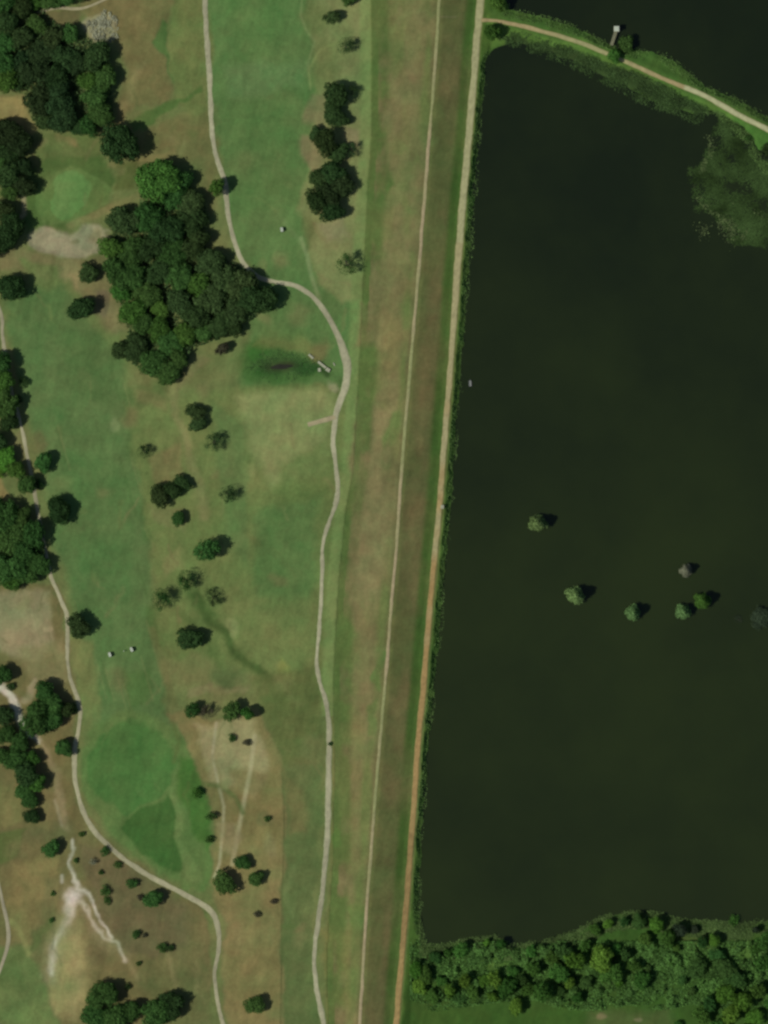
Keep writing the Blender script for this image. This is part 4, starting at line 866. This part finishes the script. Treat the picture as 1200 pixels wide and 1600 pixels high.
def golf_cart(px, py, rz, label):
    t = empty('golf_cart', (*P(px, py), zat(px, py)+.03), rz); tag(t, label, 'golf cart', 'golf carts on the fairways')
    bm = bmesh.new(); bm_box(bm, (0, 0, .42), (1.15, 2.3, .18)); bm_box(bm, (0, .88, .66), (1.1, .5, .36), tilt=(-.25, 0)); bm_box(bm, (0, -.75, .62), (1.12, .72, .3)); obj('body', bm, M_cream, t, .04)
    bm = bmesh.new(); bm_box(bm, (0, -.1, 1.88), (1.35, 2.0, .07)); bm_box(bm, (0, -.1, 1.935), (1.15, 1.8, .04)); obj('roof', bm, M_white, t, .025)
    bm = bmesh.new(); bm_box(bm, (0, -.3, .84), (1.05, .5, .14)); bm_box(bm, (0, -.55, 1.12), (1.05, .1, .42)); obj('seat', bm, M_seat, t, .03)
    for sx in (-.5, .5):
        for (a, b_) in (((sx, .75, .8), (sx, .6, 1.86)), ((sx, -.95, .75), (sx, -.85, 1.86))):
            bm = bmesh.new(); bm_cyl(bm, a, b_, .025, n=8); obj('roof_post', bm, M_steel, t)
    for sx in (-.55, .55):
        for y in (-.75, .8):
            bm = bmesh.new(); bm_cyl(bm, (sx-.1, y, .23), (sx+.1, y, .23), .24, n=18); wh = obj('wheel', bm, M_black, t)
            bm = bmesh.new(); bm_cyl(bm, (sx-.11, y, .23), (sx+.11, y, .23), .11, n=12); obj('rim', bm, M_steel, wh)
    bm = bmesh.new(); bm_cyl(bm, (-.25, .55, .75), (-.25, .25, 1.1), .02, n=8); bm_cyl(bm, (-.25, .26, 1.09), (-.25, .235, 1.12), .17, n=16); obj('steering_wheel', bm, M_black, t)
    bm = bmesh.new(); bm_cyl(bm, (-.25, -1.15, .6), (-.25, -1.3, 1.35), .13, n=12); bm_cyl(bm, (.25, -1.15, .6), (.25, -1.3, 1.35), .13, n=12); obj('golf_bag', bm, M_black, t)
    t.scale = (.95, .95, 1.0)
golf_cart(440.5, 359, R(8), 'white roofed golf cart alone on the right fairway')
golf_cart(172, 1022.5, R(18), 'white roofed golf cart on the left fairway, left of two')
golf_cart(206, 1014.5, R(24), 'white roofed golf cart on the left fairway, right of two')
# golfer standing between the two carts
def golfer(px, py):
    root = empty('person', (*P(px, py), zat(px, py)+.02), R(200)); tag(root, 'golfer in a pale shirt and shorts standing between two golf carts', 'person')
    J = [(0, 0, .95, .15, .11), (0, 0, 1.12, .15, .11), (0, .02, 1.35, .18, .12), (0, .02, 1.47, .07, .06), (0, .03, 1.54, .055, .055), (0, .04, 1.62, .085, .10), (0, .04, 1.73, .08, .095)]
    J += [(.10, 0, .86, .10, .10), (.12, .03, .48, .065, .065), (.13, 0, .10, .045, .045), (.13, .16, .04, .045, .03)]
    J += [(-.10, 0, .86, .10, .10), (-.13, -.02, .48, .065, .065), (-.15, -.04, .10, .045, .045), (-.15, .12, .04, .045, .03)]
    J += [(.19, .02, 1.40, .06, .06), (.27, .05, 1.12, .042, .042), (.20, .25, .95, .03, .03), (.15, .32, .92, .035, .02)]
    J += [(-.19, .02, 1.40, .06, .06), (-.26, .08, 1.13, .042, .042), (-.08, .28, .98, .03, .03), (.05, .33, .93, .035, .02)]
    E = [(0, 1), (1, 2), (2, 3), (3, 4), (4, 5), (5, 6), (0, 7), (7, 8), (8, 9), (9, 10), (0, 11), (11, 12), (12, 13), (13, 14), (2, 15), (15, 16), (16, 17), (17, 18), (2, 19), (19, 20), (20, 21), (21, 22)]
    me = bpy.data.meshes.new('body'); me.from_pydata([j[:3] for j in J], E, [])
    o = bpy.data.objects.new('body', me); COL.objects.link(o); o.parent = root
    sk = o.modifiers.new('skin', 'SKIN'); ss = o.modifiers.new('sub', 'SUBSURF'); ss.levels = 2; ss.render_levels = 2
    if not me.skin_vertices: 
        bm = bmesh.new(); bm.from_mesh(me); bm.verts.layers.skin.verify(); bm.to_mesh(me); bm.free()
    for i, j in enumerate(J): me.skin_vertices[0].data[i].radius = (j[3], j[4])
    me.skin_vertices[0].data[0].use_root = True
    me.materials.append(mat('skin', (.42, .26, .18), rough=.6, noise=.05, nscale=5))
    def sleeve(nm, pairs, m):
        bm = bmesh.new()
        for a, b_, r1, r2 in pairs: bm_cyl(bm, a, b_, r1, r2, 14)
        obj(nm, bm, m, root)
    sleeve('shirt', [((0, 0, .95), (0, .01, 1.2), .185, .18), ((0, .01, 1.2), (0, .02, 1.45), .18, .2), ((0, .02, 1.45), (0, .02, 1.52), .2, .08), ((.17, .02, 1.44), (.25, .04, 1.2), .085, .07), ((-.17, .02, 1.44), (-.245, .06, 1.2), .085, .07)], mat('pale_shirt', (.6, .62, .55), rough=.9, noise=.05, nscale=6))
    sleeve('shorts', [((0, 0, .80), (0, 0, .97), .185, .185), ((.1, 0, .86), (.12, .02, .52), .12, .1), ((-.1, 0, .86), (-.125, -.01, .52), .12, .1)], mat('khaki_shorts', (.3, .27, .18), rough=.9, noise=.05, nscale=6))
    bm = bmesh.new(); bm_cyl(bm, (0, .04, 1.72), (0, .04, 1.82), .115, .08, 16); bm_box(bm, (0, .17, 1.73), (.15, .12, .015)); obj('cap', bm, M_white, root)
    c = empty('golf_club', (*P(px, py), zat(px, py)+.02), R(200)); tag(c, 'thin steel golf club held by the golfer', 'golf club')
    bm = bmesh.new(); bm_cyl(bm, (.08, .34, .95), (.12, .62, .03), .012, .008, 8); obj('shaft', bm, M_steel, c)
    bm = bmesh.new(); bm_box(bm, (.15, .64, .03), (.1, .04, .05)); obj('club_head', bm, M_steel, c)
golfer(194, 1017)
# jon boat moored off the levee
t = empty('rowing_boat', (*P(734.5, 599), .05), R(3)); tag(t, 'small grey open boat floating in the lake near the levee road', 'boat')
t.scale = (.82, .85, .9); bm = bmesh.new(); L_, W_ = 3.4, 1.5
sec = [(-L_/2, .62, .05), (-L_/4, .74, 0), (0, .76, 0), (L_/4, .72, 0), (L_/2, .46, .14)]; rows = []
for (y, hw, zb) in sec: rows.append([bm.verts.new(v) for v in ((-hw, y, .45), (-hw*.8, y, zb-.12), (hw*.8, y, zb-.12), (hw, y, .45), (hw-.07, y, .45), (hw*.8-.06, y, zb-.04), (-hw*.8+.06, y, zb-.04), (-hw+.07, y, .45))])
for a, b_ in zip(rows, rows[1:]):
    for i in range(8): bm.faces.new((a[i], a[(i+1) % 8], b_[(i+1) % 8], b_[i]))
for rw in (rows[0], rows[-1]): 
    bm.faces.new(rw[0:4]+[rw[4], rw[5], rw[6], rw[7]])
for y in (-L_/2+.04, L_/2-.05): bm_box(bm, (0, y, .22), (.8, .06, .42))
bmesh.ops.recalc_face_normals(bm, faces=bm.faces); obj('hull', bm, M_hull, t)
for y in (-1.1, -.1, .95):
    bm = bmesh.new(); bm_box(bm, (0, y, .36), (1.24, .5, .05)); obj('bench', bm, M_hull, t, .01)
# hut on a pier north of the causeway
t = empty('water_intake_hut', (*P(963, 46), 0)); tag(t, 'small white roofed hut standing on posts in the lake north of the causeway', 'hut')
bm = bmesh.new(); bm_box(bm, (0, 0, 3.2), (1.9, 1.9, 2.0)); obj('wall', bm, M_conc, t, .03)
bm = bmesh.new(); bm_box(bm, (0, 0, 4.26), (2.4, 2.4, .12)); bm_box(bm, (0, 0, 4.36), (2.0, 2.0, .08)); obj('roof', bm, M_white, t, .03)
bm = bmesh.new(); bm_box(bm, (0, 0, 2.12), (2.5, 2.5, .15)); obj('platform', bm, M_conc, t)
bm = bmesh.new(); bm_box(bm, (0, -.97, 3.05), (.8, .05, 1.7)); obj('door', bm, M_steel, t)
for sx in (-1, 1):
    for sy in (-1, 1): bm = bmesh.new(); bm_cyl(bm, (sx, sy, -2), (sx, sy, 2.05), .14, n=10); obj('post', bm, M_conc, t)
t = empty('pier', (*P(963, 46), 0)); tag(t, 'narrow weathered walkway linking the white roofed hut to the causeway', 'pier')
A = Vector((-.35, -1.35, 1.95)); B = Vector((-2.4, -7.6, 1.75)); d = B-A; rz = math.atan2(-d.x, d.y)
bm = bmesh.new(); M4 = (A+B)/2
k = int(d.length/.3)
for i in range(k): c = A+d*((i+.5)/k); bm_box(bm, c, (1.5, .27, .06), rz)
obj('deck', bm, M_wood, t)
for sgn in (-1, 1):
    side = Vector((-d.y, d.x, 0)).normalized()*.72*sgn
    bm = bmesh.new(); bm_cyl(bm, A+side+Vector((0, 0, 1)), B+side+Vector((0, 0, 1)), .035, n=8)
    for i in range(5): c = A+d*(i/4)+side; bm_cyl(bm, c, c+Vector((0, 0, 1)), .03, n=8)
    obj('railing', bm, M_wood, t)
    for i in (1, 2, 3): c = A+d*(i/4)+side; bm = bmesh.new(); bm_cyl(bm, (c.x, c.y, -1.8), (c.x, c.y, c.z-.03), .1, n=8); obj('post', bm, M_wood, t)
# marker box at the road
t = empty('utility_box', (*P(691, 792), zat(691, 792))); tag(t, 'small pale concrete box at the water side of the levee road', 'utility box')
bm = bmesh.new(); bm_box(bm, (0, 0, .4), (1.3, 1.5, .8)); obj('box', bm, M_conc, t, .04)
bm = bmesh.new(); bm_box(bm, (0, 0, .86), (1.5, 1.7, .1)); obj('lid', bm, M_white if 0 else M_conc, t, .02)
# concrete slabs of the culvert by the hollow
def slab(px, py, l_, w_, h_, rz, name, label, group=None, m=M_conc):
    bm = bmesh.new(); rs = random.Random(int(px*7+py)); bm_box(bm, (0, 0, h_/2-.1), (l_, w_, h_+.2)); bmesh.ops.subdivide_edges(bm, edges=bm.edges[:], cuts=2, use_grid_fill=True)
    for v in bm.verts: v.co += Vector((rs.uniform(-.06, .06), rs.uniform(-.06, .06), rs.uniform(-.04, .04)))
    o = obj(name, bm, m); o.location = (*P(px, py), zat(px, py)+.02); o.rotation_euler = (0, 0, rz); tag(o, label, 'concrete' if 'conc' in name else 'rock', group)
slab(486, 557, 2.8, 1.0, .5, R(-42), 'concrete_slab', 'short pale concrete slab at the upper edge of the wet hollow')
slab(503, 570, 4.6, 1.1, .7, R(-38), 'concrete_slab', 'long pale concrete slab above the culvert in the hollow')
slab(512.5, 578, 2.1, 1.6, .9, R(-30), 'concrete_slab', 'thick pale concrete block at the lower end of the long slab')
slab(499, 578, 1.3, 1.6, .3, R(10), 'concrete_slab', 'small grey concrete lump below the long slab')
slab(522, 569, 1.6, .5, .3, R(-60), 'concrete_slab', 'small thin concrete piece right of the long slab, near the cart path')
# rubble heap: pale brush and stones
def pile():
    rs = random.Random(5); bm = bmesh.new(); n = 0
    poly = [(131, 36), (150, 30), (163, 16), (172, 20), (182, 26), (185, 45), (184, 60), (172, 66), (152, 66), (142, 56), (134, 46)]
    while n < 420:
        x = rs.uniform(130, 186); y = rs.uniform(16, 67)
        if not inside(np.array([x]), np.array([y]), poly)[0]: continue
        if vn(np.array([x]), np.array([y]), 9, 77)[0] < -.12 and rs.random() < .85: continue
        n += 1; bx, by = P(x, y); zz = zat(x, y)+rs.uniform(.05, .7)
        if rs.random() < .6: bm_box(bm, (bx, by, zz), (rs.uniform(.12, .35), rs.uniform(.8, 2.4), .14), rs.uniform(-.7, .7), (rs.uniform(-.2, .2), 0))
        else:
            M = Matrix.Translation((bx, by, zz)) @ Matrix.Rotation(rs.random()*6, 4, 'Z') @ Matrix.Diagonal((rs.uniform(.3, .7), rs.uniform(.3, .8), rs.uniform(.2, .4), 1))
            bmesh.ops.create_icosphere(bm, subdivisions=1, radius=.6, matrix=M)
    o = obj('brush_pile', bm, mat('bleached_wood_and_stone', (.29, .30, .19), rough=.95, noise=.35, nscale=.3, island=.35)); tag(o, 'bleached heap of cut branches and stones beside the top left wood', 'brush pile', kind='stuff')
pile()
